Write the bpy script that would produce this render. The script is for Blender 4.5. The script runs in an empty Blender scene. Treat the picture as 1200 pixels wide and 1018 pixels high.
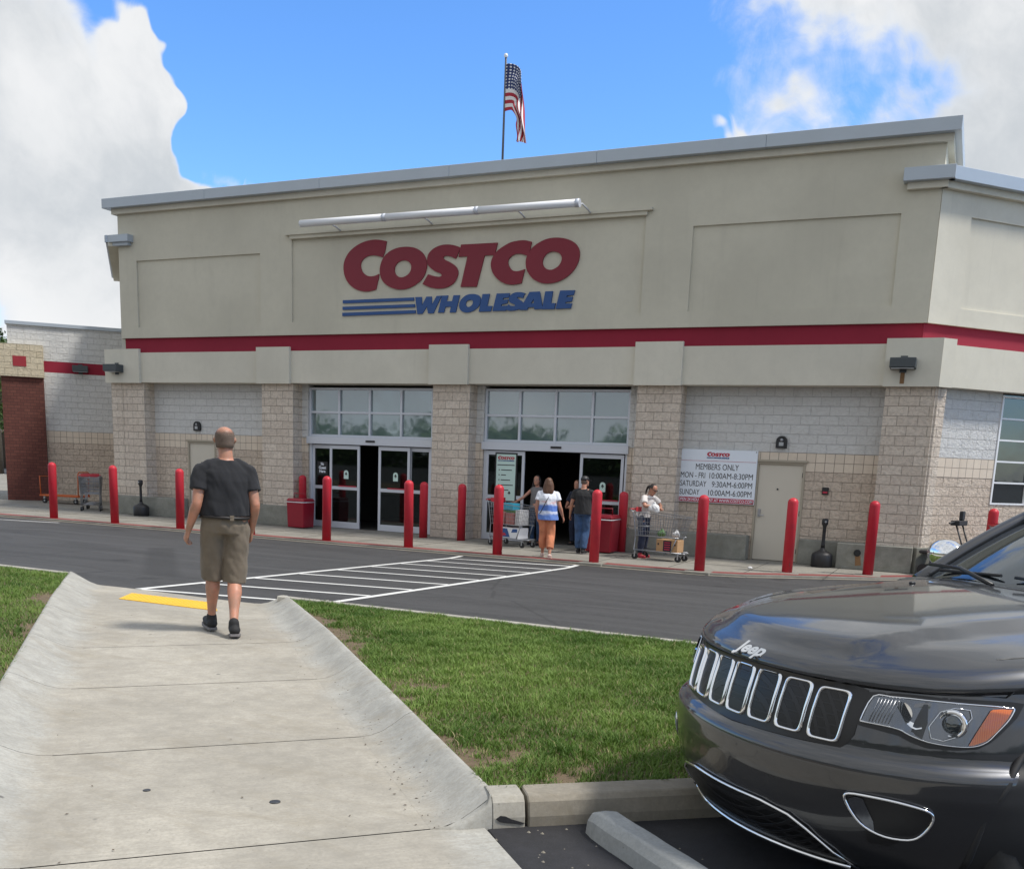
import bpy, bmesh, math, random
import numpy as np
from mathutils import Matrix, Vector
R = math.radians
SC = bpy.context.scene
COL = SC.collection
random.seed(7); RNG = np.random.default_rng(11)

# ------------------------------------------------------------------ camera
cam_d = bpy.data.cameras.new('camera'); cam = bpy.data.objects.new('camera', cam_d); COL.objects.link(cam)
cam_d.sensor_width = 36.0; cam_d.sensor_fit = 'HORIZONTAL'
cam_d.lens = 1157.77/1200*36.0
cam_d.shift_x = 0.0; cam_d.shift_y = (763.99-509.0)/1200.0
cam_d.clip_start = 0.05; cam_d.clip_end = 3000.0
_r = Vector((0.90716322, 0.41905347, 0.03806687)); _u = Vector((-0.11382901, 0.15730478, 0.98096797)); _f = Vector((-0.40508993, 0.89423118, -0.19040155))
cam.matrix_world = Matrix(((_r.x,_u.x,-_f.x,0.0),(_r.y,_u.y,-_f.y,-19.4857),(_r.z,_u.z,-_f.z,2.0338),(0,0,0,1)))
SC.camera = cam

# ------------------------------------------------------------------ world, sun, exposure
SUN_EL, SUN_AZ = 58.0, 82.0      # azimuth clockwise from +Y (towards +X)
SC.view_settings.view_transform = 'Standard'; SC.view_settings.look = 'None'
SC.view_settings.exposure = 1.22; SC.view_settings.gamma = 1.0; SC.view_settings.use_curve_mapping = False
world = bpy.data.worlds.new('World'); SC.world = world; world.use_nodes = True

class NT:
    """small node-tree helper"""
    def __init__(s, tree): s.t = tree; s.n = tree.nodes; s.l = tree.links
    def new(s, kind, **kw):
        n = s.n.new(kind)
        for k, v in kw.items():
            if k.startswith('i_'): s.set(n.inputs[k[2:].replace('_', ' ')], v)
            elif k.startswith('n_'): s.set(n.inputs[int(k[2:])], v)
            else: setattr(n, k, v)
        return n
    def set(s, sock, v):
        if hasattr(v, 'links') or isinstance(v, bpy.types.NodeSocket): s.l.new(v, sock)
        else:
            if isinstance(v, (tuple, list)) and sock.type == 'RGBA' and len(v) == 3: v = (*v, 1.0)
            sock.default_value = v
    def math(s, op, a, b=0.0, c=None, clamp=False):
        n = s.new('ShaderNodeMath', operation=op, use_clamp=clamp); s.set(n.inputs[0], a); s.set(n.inputs[1], b)
        if c is not None: s.set(n.inputs[2], c)
        return n.outputs[0]
    def mix(s, f, a, b, kind='MIX'):
        n = s.new('ShaderNodeMix', data_type='RGBA', blend_type=kind); s.set(n.inputs[0], f)
        s.set(n.inputs[6], a); s.set(n.inputs[7], b); return n.outputs[2]
    def noise(s, vec, scale, detail=4.0, rough=0.55, dist=0.0):
        n = s.new('ShaderNodeTexNoise'); s.set(n.inputs['Vector'], vec)
        n.inputs['Scale'].default_value = scale; n.inputs['Detail'].default_value = detail
        n.inputs['Roughness'].default_value = rough; n.inputs['Distortion'].default_value = dist
        return n.outputs[0]
    def ramp(s, f, a, b, lo=0.0, hi=1.0):
        n = s.new('ShaderNodeMapRange'); n.interpolation_type = 'SMOOTHSTEP'; s.set(n.inputs[0], f)
        for i, v in zip((1,2,3,4), (a,b,lo,hi)): n.inputs[i].default_value = v
        return n.outputs[0]
    def mapping(s, vec, scale=(1,1,1), rot=(0,0,0), loc=(0,0,0)):
        n = s.new('ShaderNodeMapping'); s.set(n.inputs[0], vec)
        n.inputs['Scale'].default_value = scale; n.inputs['Rotation'].default_value = rot; n.inputs['Location'].default_value = loc
        return n.outputs[0]

def build_world():
    t = NT(world.node_tree); t.n.clear()
    co = t.new('ShaderNodeTexCoord').outputs['Generated']
    sky = t.new('ShaderNodeTexSky'); sky.sky_type = 'NISHITA'; sky.sun_disc = False
    sky.sun_elevation = R(SUN_EL); sky.sun_rotation = R(SUN_AZ); sky.air_density = 1.0; sky.dust_density = 0.6; sky.ozone_density = 2.0; sky.altitude = 200.0
    hsv = t.new('ShaderNodeHueSaturation'); hsv.inputs['Saturation'].default_value = SKY_SAT; hsv.inputs['Value'].default_value = SKY_VAL
    t.set(hsv.inputs['Color'], sky.outputs[0])
    tint = t.mix(1.0, hsv.outputs[0], SKY_TINT, 'MULTIPLY')
    # cloud density on the sphere of directions
    wv = t.new('ShaderNodeTexNoise'); t.set(wv.inputs['Vector'], co); wv.inputs['Scale'].default_value = 3.2; wv.inputs['Detail'].default_value = 5.0
    off = t.new('ShaderNodeVectorMath', operation='SUBTRACT'); t.set(off.inputs[0], wv.outputs['Color']); off.inputs[1].default_value = (.5,.5,.5)
    sc = t.new('ShaderNodeVectorMath', operation='SCALE'); t.set(sc.inputs[0], off.outputs[0]); sc.inputs['Scale'].default_value = 0.19
    wd = t.new('ShaderNodeVectorMath', operation='ADD'); t.set(wd.inputs[0], co); t.set(wd.inputs[1], sc.outputs[0])
    dens = t.noise(t.mapping(wd.outputs[0], (1,1,1.7)), 4.2, 9.0, 0.6)
    # where cloud stands, with a bank added behind the camera, and clear gaps
    bias = t.math('ADD', 0.07, 0.0)
    for (d, rad, amt) in CLOUDS:
        dp = t.new('ShaderNodeVectorMath', operation='DOT_PRODUCT'); t.set(dp.inputs[0], wd.outputs[0]); dp.inputs[1].default_value = d
        b = t.ramp(dp.outputs['Value'], math.cos(rad*1.5), math.cos(rad*.35), 0.0, amt)
        bias = b if bias is None else t.math('ADD', bias, b)
    tot = t.math('ADD', t.math('ADD', dens, bias), t.math('MULTIPLY', t.math('SUBTRACT', t.noise(wd.outputs[0], 13.0, 8.0, .72, .9), .5), .30))
    mask = t.ramp(tot, 0.50, 0.80)
    thick = t.ramp(tot, 0.58, 0.95)
    n2 = t.noise(wd.outputs[0], 5.5, 7.0, 0.6)
    lum = t.math('MULTIPLY', t.ramp(n2, 0.34, 0.66), t.ramp(t.noise(wd.outputs[0], 2.2, 3.0, .5), .30, .60, .35, 1.0))
    ccol = t.mix(lum, CLOUD_DARK, CLOUD_LIGHT)
    ccol = t.mix(t.math('MULTIPLY', t.math('SUBTRACT', 1.0, thick), 0.8), ccol, CLOUD_EDGE)
    out = t.mix(mask, tint, ccol)
    bg = t.new('ShaderNodeBackground'); t.set(bg.inputs[0], out); bg.inputs[1].default_value = SKY_STR
    o = t.new('ShaderNodeOutputWorld'); t.l.new(bg.outputs[0], o.inputs[0])
SKY_STR = 0.10; SKY_SAT = 1.20; SKY_VAL = .95; SKY_TINT = (0.80, 0.95, 1.15)
CLOUD_DARK = (2.55, 2.72, 2.9); CLOUD_LIGHT = (4.15, 4.17, 4.2); CLOUD_EDGE = (3.35, 3.6, 3.95)
CLOUDS = [((0,-.94,.35),1.0,.25),((-.5,-.3,.8),.7,.2),((-.1,.72,.68),.30,.34),((.45,.6,.66),.45,.34),((-.55,.55,.62),.28,.30),  # first bank lies unseen behind the camera, added to light the facade neutrally
  ((-0.744,0.649,0.158),.17,.46),((-0.717,0.66,0.23),.12,.36),((-0.699,0.675,0.22),.09,.30),((-0.650,.72,.235),.05,.24),((-.745,.60,.31),.07,.30),
  ((-0.605,.76,.225),.11,.42),((-0.591,.768,.245),.018,.16),((-0.22,.931,.29),.045,.26),((-.178,.94,.285),.06,.30),((-.120,.94,.305),.07,.36),((-.05,.94,.33),.08,.30),((-0.011,.954,.3),.17,.46),((-.08,.925,.375),.12,.30),((-.15,.91,.39),.07,.16),((-.283,.907,.313),.03,.10),
  ((-0.505,0.798,0.329),.20,-.45),((-0.40,0.86,0.299),.15,-.45),((-.60,.72,.345),.10,-.40),((-.674,.657,.345),.09,-.50),((-0.428,0.823,0.36),.15,-.4),((-0.29,0.905,0.31),.05,-.25),((-.21,.915,.345),.05,-.22),((-0.52,0.816,0.251),.10,-.3)]
build_world()
sun_d = bpy.data.lights.new('sun', 'SUN'); sun_d.energy = 1.75; sun_d.angle = R(8); sun_d.color = (1.0, 0.95, 0.87)
sun = bpy.data.objects.new('sun', sun_d); COL.objects.link(sun)
_sd = Vector((math.sin(R(SUN_AZ))*math.cos(R(SUN_EL)), math.cos(R(SUN_AZ))*math.cos(R(SUN_EL)), math.sin(R(SUN_EL))))
sun.rotation_euler = _sd.to_track_quat('Z', 'Y').to_euler(); sun.location = (20, 0, 30)

# ------------------------------------------------------------------ materials
def mat(name):
    m = bpy.data.materials.new(name); m.use_nodes = True; t = NT(m.node_tree)
    p = t.n['Principled BSDF']; return m, t, p
def uv(t): return t.new('ShaderNodeTexCoord').outputs['UV']
def oc(t): return t.new('ShaderNodeTexCoord').outputs['Object']
def bump(t, p, h, strength=0.3, dist=0.01):
    b = t.new('ShaderNodeBump'); b.inputs['Strength'].default_value = strength; b.inputs['Distance'].default_value = dist
    t.set(b.inputs['Height'], h); t.l.new(b.outputs[0], p.inputs['Normal']); return b
def plain(name, col, rough=0.5, metal=0.0, coat=0.0, spec=0.5, vary=0.0, vscale=8.0, bmp=0.0, emis=0.0):
    m, t, p = mat(name)
    c = col
    if vary: c = t.mix(t.noise(oc(t), vscale, 5.0), tuple(x*(1-vary) for x in col), tuple(min(1, x*(1+vary)) for x in col))
    t.set(p.inputs['Base Color'], c); p.inputs['Roughness'].default_value = rough; p.inputs['Metallic'].default_value = metal
    p.inputs['Coat Weight'].default_value = coat; p.inputs['Coat Roughness'].default_value = 0.04; p.inputs['Specular IOR Level'].default_value = spec
    if bmp: bump(t, p, t.noise(oc(t), vscale*6, 3.0), bmp, 0.004)
    return m
def stucco(name, col):
    m, t, p = mat(name); u = oc(t)
    big = t.noise(u, 0.35, 6.0, 0.6); st = t.noise(t.mapping(u, (2.0,2.0,0.22)), 1.1, 6.0, 0.65)
    c = t.mix(t.ramp(big, .3, .7), tuple(x*.90 for x in col), tuple(x*1.06 for x in col))
    c = t.mix(t.math('MULTIPLY', t.ramp(t.noise(u, 5.0, 8.0, .75), .4, .68), .22), c, tuple(x*.82 for x in col))
    c = t.mix(t.math('MULTIPLY', t.ramp(t.noise(t.mapping(u, (3.5,3.5,.12)), 1.6, 4.0, .6), .62, .80), .22), c, tuple(x*.66 for x in col))
    c = t.mix(t.math('MULTIPLY', t.ramp(st, .54, .80), .32), c, tuple(x*.72 for x in col))
    t.set(p.inputs['Base Color'], c); p.inputs['Roughness'].default_value = .9
    bump(t, p, t.noise(u, 90.0, 4.0, .7), .35, .006); return m
def block(name, c1, c2, mortar, rough_amt=1.0, w=.4064, h=.2032, off=.5, joint=.008, vary=.35, split=True):
    """masonry: split-faced or smooth blocks laid in courses, UVs are metres"""
    m, t, p = mat(name); u = uv(t)
    b = t.new('ShaderNodeTexBrick'); t.set(b.inputs['Vector'], u); b.offset = off
    b.inputs['Scale'].default_value = 1.0; b.inputs['Mortar Size'].default_value = joint; b.inputs['Mortar Smooth'].default_value = .3
    b.inputs['Brick Width'].default_value = w; b.inputs['Row Height'].default_value = h; b.inputs['Bias'].default_value = 0.0
    t.set(b.inputs['Color1'], c1); t.set(b.inputs['Color2'], c2); t.set(b.inputs['Mortar'], mortar)
    n1 = t.noise(u, 14.0, 7.0, .65, .6); n2 = t.noise(u, 45.0, 4.0, .6); st = t.noise(t.mapping(u, (1.4,.25,1)), 1.3, 5.0)
    c = t.mix(t.math('MULTIPLY', t.ramp(n1, .42, .62), vary), b.outputs['Color'], tuple(x*.45 for x in c1), 'MIX')
    c = t.mix(t.math('MULTIPLY', t.ramp(st, .5, .8), .30), c, tuple(x*.55 for x in c1))
    t.set(p.inputs['Base Color'], c); p.inputs['Roughness'].default_value = .92
    hgt = t.math('ADD', t.math('MULTIPLY', n1, 1.5 if split else .06), t.math('MULTIPLY', n2, .35 if split else .12))
    hgt = t.math('SUBTRACT', hgt, t.math('MULTIPLY', b.outputs['Fac'], .8 if split else .5))
    bump(t, p, hgt, .8*rough_amt, .035 if split else .012); return m
def concrete(name, col, stain=.35, scale=1.0, spots=True, brush=True, side=None):
    m, t, p = mat(name); u = oc(t)
    n1 = t.noise(u, .9*scale, 8.0, .62); n2 = t.noise(u, 60.0, 4.0, .7); n3 = t.noise(t.mapping(u, (.7,2.2,1), (0,0,R(-45))), 2.0*scale, 9.0, .72, .5)
    br = t.noise(t.mapping(t.mapping(u, (1,1,1), (0,0,R(-45))), (1.0,26,1)), 2.0, 4.0, .7) if brush else n2
    c = t.mix(t.ramp(n1, .32, .68), tuple(x*.82 for x in col), tuple(x*1.10 for x in col))
    if side:     # greyer, later-poured wings on both sides of the walkway, meeting it in an uneven line
        d_ = t.new('ShaderNodeVectorMath', operation='DOT_PRODUCT'); t.set(d_.inputs[0], u); d_.inputs[1].default_value = (.7071,.7071,0)
        l_ = t.math('ABSOLUTE', t.math('ADD', d_.outputs['Value'], 12.523+.9225)); l_ = t.math('ADD', l_, t.math('MULTIPLY', t.math('SUBTRACT', t.noise(u, 1.6, 6.0, .65), .5), .55))
        c = t.mix(t.ramp(l_, .78, 1.0), c, t.mix(t.ramp(t.noise(u, 3.0, 7.0, .7), .35, .65), tuple(x*.80 for x in side), side))
    n4 = t.noise(u, 7.0, 10.0, .78, .3); c = t.mix(t.ramp(n4, .36, .64), c, t.mix(1.0, c, (.80,.80,.80), 'MULTIPLY'))
    c = t.mix(t.math('MULTIPLY', t.ramp(n3, .48, .72), stain), c, (col[0]*.62, col[1]*.58, col[2]*.50))
    c = t.mix(t.math('MULTIPLY', t.ramp(n2, .40, .66), .38), c, tuple(x*.6 for x in col))
    if brush: c = t.mix(t.math('MULTIPLY', t.ramp(br, .42, .70), .34), c, tuple(x*.62 for x in col))
    if spots:
        v = t.new('ShaderNodeTexVoronoi'); t.set(v.inputs['Vector'], u); v.inputs['Scale'].default_value = 2.1
        c = t.mix(t.math('MULTIPLY', t.ramp(v.outputs['Distance'], .045, .02), .7), c, (.05,.05,.05))
        v2 = t.new('ShaderNodeTexVoronoi'); t.set(v2.inputs['Vector'], u); v2.inputs['Scale'].default_value = 14.0
        c = t.mix(t.math('MULTIPLY', t.ramp(v2.outputs['Distance'], .07, .03), .45), c, (.08,.07,.05))
    t.set(p.inputs['Base Color'], c); p.inputs['Roughness'].default_value = .88
    bump(t, p, t.math('ADD', n2, t.math('MULTIPLY', br, .8)), .25, .004); return m
def asphalt(name, col, worn):
    m, t, p = mat(name); u = oc(t)
    n1 = t.noise(t.mapping(u, (.25,1.0,1)), .8, 7.0, .6, 1.2); n2 = t.noise(u, 160.0, 2.0, .8); n3 = t.noise(u, .22, 4.0)
    tr = t.noise(t.mapping(u, (.12,2.4,1)), .9, 5.0, .55)
    c = t.mix(t.ramp(n1, .35, .65), tuple(x*.78 for x in col), tuple(x*1.25 for x in col))
    c = t.mix(t.math('MULTIPLY', t.ramp(tr, .5, .72), worn), c, tuple(x*1.9 for x in col))
    c = t.mix(t.math('MULTIPLY', t.ramp(n3, .5, .62), worn*.6), c, tuple(x*1.5 for x in col))
    c = t.mix(t.math('MULTIPLY', t.ramp(n2, .55, .75), .5), c, tuple(min(1, x*3.0) for x in col))
    c = t.mix(t.math('MULTIPLY', t.ramp(t.noise(u, 9.0, 8.0, .75), .42, .66), .45), c, tuple(x*1.7 for x in col))
    vo = t.new('ShaderNodeTexVoronoi'); t.set(vo.inputs['Vector'], u); vo.inputs['Scale'].default_value = .55
    c = t.mix(t.math('MULTIPLY', t.ramp(t.math('ADD', vo.outputs['Distance'], t.math('MULTIPLY', t.noise(u, 6.0, 3.0), .12)), .20, .10), .6), c, tuple(x*.35 for x in col))
    # sealed cracks
    v = t.new('ShaderNodeTexVoronoi', feature='DISTANCE_TO_EDGE'); t.set(v.inputs['Vector'], t.mapping(u, (.5,.5,.5))); v.inputs['Scale'].default_value = .42
    c = t.mix(t.math('MULTIPLY', t.ramp(v.outputs['Distance'], .006, .003), .5), c, tuple(x*.5 for x in col))
    t.set(p.inputs['Base Color'], c); p.inputs['Roughness'].default_value = .82
    bump(t, p, n2, .35, .006); return m

M = {}
M['stucco'] = stucco('stucco', (.58,.55,.45))
M['stucco_light'] = stucco('stucco_light', (.64,.61,.515))
M['red_band'] = stucco('red_band', (.27,.014,.036))
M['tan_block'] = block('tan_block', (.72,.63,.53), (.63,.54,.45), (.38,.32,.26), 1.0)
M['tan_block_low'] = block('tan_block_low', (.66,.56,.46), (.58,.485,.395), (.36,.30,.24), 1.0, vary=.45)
M['tan_tile'] = block('tan_tile', (.69,.60,.49), (.64,.55,.45), (.22,.18,.15), .5, w=.2032, h=.2032, off=0.0, joint=.007, vary=.08, split=False)
M['white_block'] = block('white_block', (.67,.67,.655), (.63,.63,.615), (.54,.54,.53), 1.0, vary=.12)
M['cream_block'] = block('cream_block', (.66,.58,.43), (.58,.50,.36), (.34,.29,.21), 1.0)
M['maroon_tile'] = block('maroon_tile', (.145,.050,.038), (.105,.034,.027), (.055,.024,.019), .6, w=.203, h=.1016, off=.5, joint=.007, vary=.2, split=False)
M['red_tile'] = plain('red_tile', (.30,.02,.03), .6, vary=.15)
M['coping'] = plain('coping', (.42,.47,.52), .42, .2, vary=.06, vscale=2.0)
M['base_conc'] = concrete('base_concrete', (.27,.27,.235), .6, 1.5, False, False)
M['walk_conc'] = concrete('sidewalk_concrete', (.27,.255,.22), .35, 1.0, True, False)
M['path_conc'] = concrete('path_concrete', (.40,.372,.315), .50, 1.0, side=(.43,.425,.39))
M['flare_conc'] = concrete('flare_concrete', (.405,.385,.335), .5, 1.6)
M['kerb_old'] = concrete('kerb_old', (.27,.245,.20), .55, 2.5)
M['stop_conc'] = concrete('stop_concrete', (.36,.37,.36), .3, 2.0, True, False)
M['asphalt'] = asphalt('asphalt', (.036,.0355,.036), .75)
M['asphalt_new'] = asphalt('asphalt_new', (.018,.018,.021), .05)
M['bark_bits'] = plain('leaf_litter', (.07,.045,.025), .9, vary=.6, vscale=40.0)
M['joint'] = plain('joint', (.05,.045,.038), .95)
M['soil'] = plain('soil', (.125,.09,.055), .95, vary=.55, vscale=22.0, bmp=.6)
M['white_paint'] = plain('white_paint', (.62,.62,.60), .7, vary=.14, vscale=6.0)
M['red_paint'] = plain('red_paint', (.21,.05,.045), .75, vary=.3, vscale=2.5)
def bollard_mat():
    m, t, p = mat('bollard_red'); u = oc(t); inf = t.new('ShaderNodeObjectInfo').outputs['Random']
    off = t.new('ShaderNodeVectorMath', operation='ADD'); t.set(off.inputs[0], u); t.set(off.inputs[1], t.math('MULTIPLY', inf, 37.0)); q = off.outputs[0]
    c = t.mix(inf, (.44,.014,.030), (.55,.030,.045)); c = t.mix(t.math('MULTIPLY', t.ramp(t.noise(q, 4.0, 6.0), .45, .7), .4), c, (.36,.03,.04))
    s = t.new('ShaderNodeSeparateXYZ'); t.l.new(u, s.inputs[0]); low = t.ramp(s.outputs[2], .45, .0)
    sc = t.ramp(t.noise(t.mapping(q, (9,9,3)), 3.0, 6.0, .7), .56, .66); c = t.mix(t.math('MULTIPLY', t.math('MULTIPLY', sc, low), .75), c, (.16,.10,.09))
    t.set(p.inputs['Base Color'], c); t.set(p.inputs['Roughness'], t.ramp(t.noise(q, 8.0, 3.0), .3, .7, .38, .60)); p.inputs['Specular IOR Level'].default_value = .35; bump(t, p, t.noise(q, 25.0, 3.0), .15, .004); return m
M['bollard_red'] = bollard_mat()
M['can_red'] = plain('can_red', (.26,.006,.02), .38, vary=.12)
M['alu'] = plain('aluminium', (.60,.63,.69), .42, .3)
M['steel_door'] = plain('steel_door', (.56,.52,.44), .55, vary=.05, vscale=1.5)
M['door_frame'] = plain('door_frame', (.36,.32,.25), .55)
M['black'] = plain('black_plastic', (.016,.016,.018), .5)
M['rubber'] = plain('rubber', (.02,.02,.021), .8)
M['dark_metal'] = plain('dark_metal', (.05,.052,.055), .45, .3)
M['grey_fix'] = plain('grey_fixture', (.055,.065,.07), .5)
M['white_plastic'] = plain('white_plastic', (.75,.76,.78), .4)
M['steel'] = plain('steel', (.42,.43,.45), .32, .85)
M['chrome'] = plain('chrome', (.82,.83,.85), .07, 1.0)
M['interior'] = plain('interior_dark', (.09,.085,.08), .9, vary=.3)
M['interior_floor'] = plain('interior_floor', (.10,.095,.09), .35)
M['yellow'] = plain('tactile_yellow', (.72,.42,.03), .7, vary=.15, vscale=5.0)
M['sign_red'] = plain('sign_red', (.20,.006,.022), .5, vary=.12, vscale=.8)
M['sign_blue'] = plain('sign_blue', (.018,.075,.24), .5, vary=.10, vscale=.8)
M['board'] = plain('board_white', (.76,.82,.90), .4)
M['print_red'] = plain('print_red', (.45,.02,.05), .5)
M['print_black'] = plain('print_black', (.02,.02,.025), .5)
M['rust'] = plain('rust_stain', (.23,.13,.06), .9, vary=.3)
M['orange'] = plain('orange_metal', (.50,.10,.015), .5)
M['cardboard'] = plain('cardboard', (.40,.24,.12), .85, vary=.12)
M['mint'] = plain('sticker_mint', (.55,.72,.66), .5)
M['pole'] = plain('pole_metal', (.10,.10,.11), .4, .6)

def glass(name, tint, refl=1.6, see=.0, rough=.02, wav=0.0, tc=(.62,.70,.68)):
    """pane: see-through fraction plus mirror reflection by Fresnel"""
    m, t, p = mat(name); t.n.remove(p)
    gl = t.new('ShaderNodeBsdfGlossy'); gl.inputs['Roughness'].default_value = rough; gl.inputs['Color'].default_value = (.92,.97,1,1)
    df = t.new('ShaderNodeBsdfDiffuse'); df.inputs['Color'].default_value = (*tint, 1)
    tr = t.new('ShaderNodeBsdfTransparent'); tr.inputs['Color'].default_value = (*tc,1)
    a = t.new('ShaderNodeMixShader'); a.inputs[0].default_value = see; t.l.new(df.outputs[0], a.inputs[1]); t.l.new(tr.outputs[0], a.inputs[2])
    fr = t.new('ShaderNodeFresnel'); fr.inputs['IOR'].default_value = refl
    b = t.new('ShaderNodeMixShader'); t.l.new(fr.outputs[0], b.inputs[0]); t.l.new(a.outputs[0], b.inputs[1]); t.l.new(gl.outputs[0], b.inputs[2])
    if wav:
        bp = t.new('ShaderNodeBump'); bp.inputs['Strength'].default_value = wav; bp.inputs['Distance'].default_value = .02
        t.set(bp.inputs['Height'], t.noise(oc(t), 1.3, 2.0)); t.l.new(bp.outputs[0], gl.inputs['Normal'])
    t.l.new(b.outputs[0], t.n['Material Output'].inputs[0]); return m
M['pane'] = glass('window_pane', (.10,.15,.155), 3.0, 0.0, .03, .12)
M['pane_dark'] = glass('window_pane_dark', (.012,.014,.015), 1.9, 0.0, .02, .12)
M['door_glass'] = glass('door_glass', (.01,.012,.012), 1.5, .75, .02)

# ------------------------------------------------------------------ mesh helpers
class MB:
    def __init__(s, mtx=None): s.v = []; s.f = []; s.m = []; s.sm = []; s.mtx = mtx
    def add(s, vs, fs, mi=0, smooth=False, mtx=None):
        o = len(s.v)
        for p in vs:
            p = Vector(p)
            if mtx is not None: p = mtx @ p
            if s.mtx is not None: p = s.mtx @ p
            s.v.append(tuple(p))
        for f in fs: s.f.append(tuple(o+i for i in f)); s.m.append(mi); s.sm.append(smooth)
        return s
    def box(s, x0, x1, y0, y1, z0, z1, mi=0, mtx=None):
        if x0 > x1: x0, x1 = x1, x0
        if y0 > y1: y0, y1 = y1, y0
        if z0 > z1: z0, z1 = z1, z0
        v = [(x0,y0,z0),(x1,y0,z0),(x1,y1,z0),(x0,y1,z0),(x0,y0,z1),(x1,y0,z1),(x1,y1,z1),(x0,y1,z1)]
        return s.add(v, [(0,3,2,1),(4,5,6,7),(0,1,5,4),(1,2,6,5),(2,3,7,6),(3,0,4,7)], mi, False, mtx)
    def prism(s, poly, z0, z1, mi=0, mtx=None, top=None):
        """closed prism on a counter-clockwise xy outline; top: optional outline of the upper face"""
        n = len(poly); top = top or poly
        zz0 = z0 if callable(z0) else (lambda p: z0); zz1 = z1 if callable(z1) else (lambda p: z1)
        v = [(p[0],p[1],zz0(p)) for p in poly]+[(p[0],p[1],zz1(p)) for p in top]
        f = [tuple(range(n-1,-1,-1)), tuple(range(n,2*n))]+[(i,(i+1)%n,n+(i+1)%n,n+i) for i in range(n)]
        return s.add(v, f, mi, False, mtx)
    def cyl(s, p0, p1, r0, r1=None, n=12, mi=0, caps=True, smooth=True):
        r1 = r0 if r1 is None else r1
        return s.tube([p0, p1], [r0, r1], n, mi, caps, smooth)
    def tube(s, pts, r, n=8, mi=0, caps=True, smooth=True, closed=False):
        pts = [Vector(p) for p in pts]; N = len(pts)
        rr = r if isinstance(r, (list, tuple)) else [r]*N
        vs = []; up = None
        for i, p in enumerate(pts):
            if closed: d = pts[(i+1)%N]-pts[i-1]
            else: d = pts[min(i+1,N-1)]-pts[max(i-1,0)]
            if d.length < 1e-9: d = Vector((0,0,1))
            d.normalize()
            if up is None: up = Vector((0,0,1)) if abs(d.z) < .9 else Vector((1,0,0))
            a = d.cross(up); 
            if a.length < 1e-6: a = d.orthogonal()
            a.normalize(); b = a.cross(d).normalized(); up = b
            for k in range(n):
                t = 2*math.pi*k/n; vs.append(p+rr[i]*(math.cos(t)*a+math.sin(t)*b))
        fs = []
        for i in range(N if closed else N-1):
            j = (i+1)%N
            for k in range(n): fs.append((i*n+k, i*n+(k+1)%n, j*n+(k+1)%n, j*n+k))
        s.add(vs, fs, mi, smooth)
        if caps and not closed:
            o = len(s.v)-len(vs)
            s.f.append(tuple(o+k for k in range(n-1,-1,-1))); s.m.append(mi); s.sm.append(False)
            s.f.append(tuple(o+(N-1)*n+k for k in range(n))); s.m.append(mi); s.sm.append(False)
        return s
    def lathe(s, prof, c=(0,0,0), n=20, mi=0, smooth=True, mtx=None, sx=1.0, sy=1.0):
        """prof: list of (radius, z)"""
        vs = []; fs = []
        for (r, z) in prof:
            for k in range(n):
                t = 2*math.pi*k/n; vs.append((c[0]+sx*r*math.cos(t), c[1]+sy*r*math.sin(t), c[2]+z))
        for i in range(len(prof)-1):
            for k in range(n): fs.append((i*n+k, i*n+(k+1)%n, (i+1)*n+(k+1)%n, (i+1)*n+k))
        s.add(vs, fs, mi, smooth, mtx)
        o = len(s.v)-len(vs)
        if prof[0][0] > 1e-5: s.f.append(tuple(o+k for k in range(n-1,-1,-1))); s.m.append(mi); s.sm.append(False)
        if prof[-1][0] > 1e-5: s.f.append(tuple(o+(len(prof)-1)*n+k for k in range(n))); s.m.append(mi); s.sm.append(False)
        return s
    def grid(s, P, mi=0, smooth=True, flip=False):
        """P: rows x cols of points"""
        r = len(P); c = len(P[0]); vs = [p for row in P for p in row]; fs = []
        for i in range(r-1):
            for j in range(c-1):
                q = (i*c+j, i*c+j+1, (i+1)*c+j+1, (i+1)*c+j)
                fs.append(q[::-1] if flip else q)
        return s.add(vs, fs, mi, smooth)
    def mesh(s, name, uvs=True):
        me = bpy.data.meshes.new(name); me.from_pydata(s.v, [], s.f)
        me.polygons.foreach_set('material_index', s.m); me.polygons.foreach_set('use_smooth', s.sm)
        if uvs and len(s.f) < 60000: boxuv(me)
        me.update(); return me
    def build(s, name, mats, parent=None, bevel=0.0, seg=2, loc=None, rot=None):
        o = bpy.data.objects.new(name, s.mesh(name)); COL.objects.link(o)
        for m in (mats if isinstance(mats, (list, tuple)) else [mats]): o.data.materials.append(M[m] if isinstance(m, str) else m)
        if parent: o.parent = parent
        if loc: o.location = loc
        if rot is not None: o.rotation_euler = (0,0,rot)
        if bevel:
            b = o.modifiers.new('bevel', 'BEVEL'); b.width = bevel; b.segments = seg; b.limit_method = 'ANGLE'; b.angle_limit = R(35)
        return o
def boxuv(me):
    l = me.uv_layers.new(name='UVMap'); n = len(me.loops)
    co = np.empty(len(me.vertices)*3); me.vertices.foreach_get('co', co); co = co.reshape(-1,3)
    li = np.empty(n, int); me.loops.foreach_get('vertex_index', li)
    me.update(); np_ = len(me.polygons)
    nr = np.empty(np_*3); me.polygons.foreach_get('normal', nr); nr = nr.reshape(-1,3)
    tot = np.empty(np_, int); me.polygons.foreach_get('loop_total', tot)
    nl = np.repeat(nr, tot, axis=0); P = co[li]
    t = np.stack([-nl[:,1], nl[:,0]], 1); L = np.linalg.norm(t, axis=1); flat = L < .5; L[L < 1e-9] = 1; t /= L[:,None]
    u = P[:,0]*t[:,0]+P[:,1]*t[:,1]; v = P[:,2].copy(); u[flat] = P[flat,0]; v[flat] = P[flat,1]
    l.data.foreach_set('uv', np.stack([u,v],1).ravel())
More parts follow.
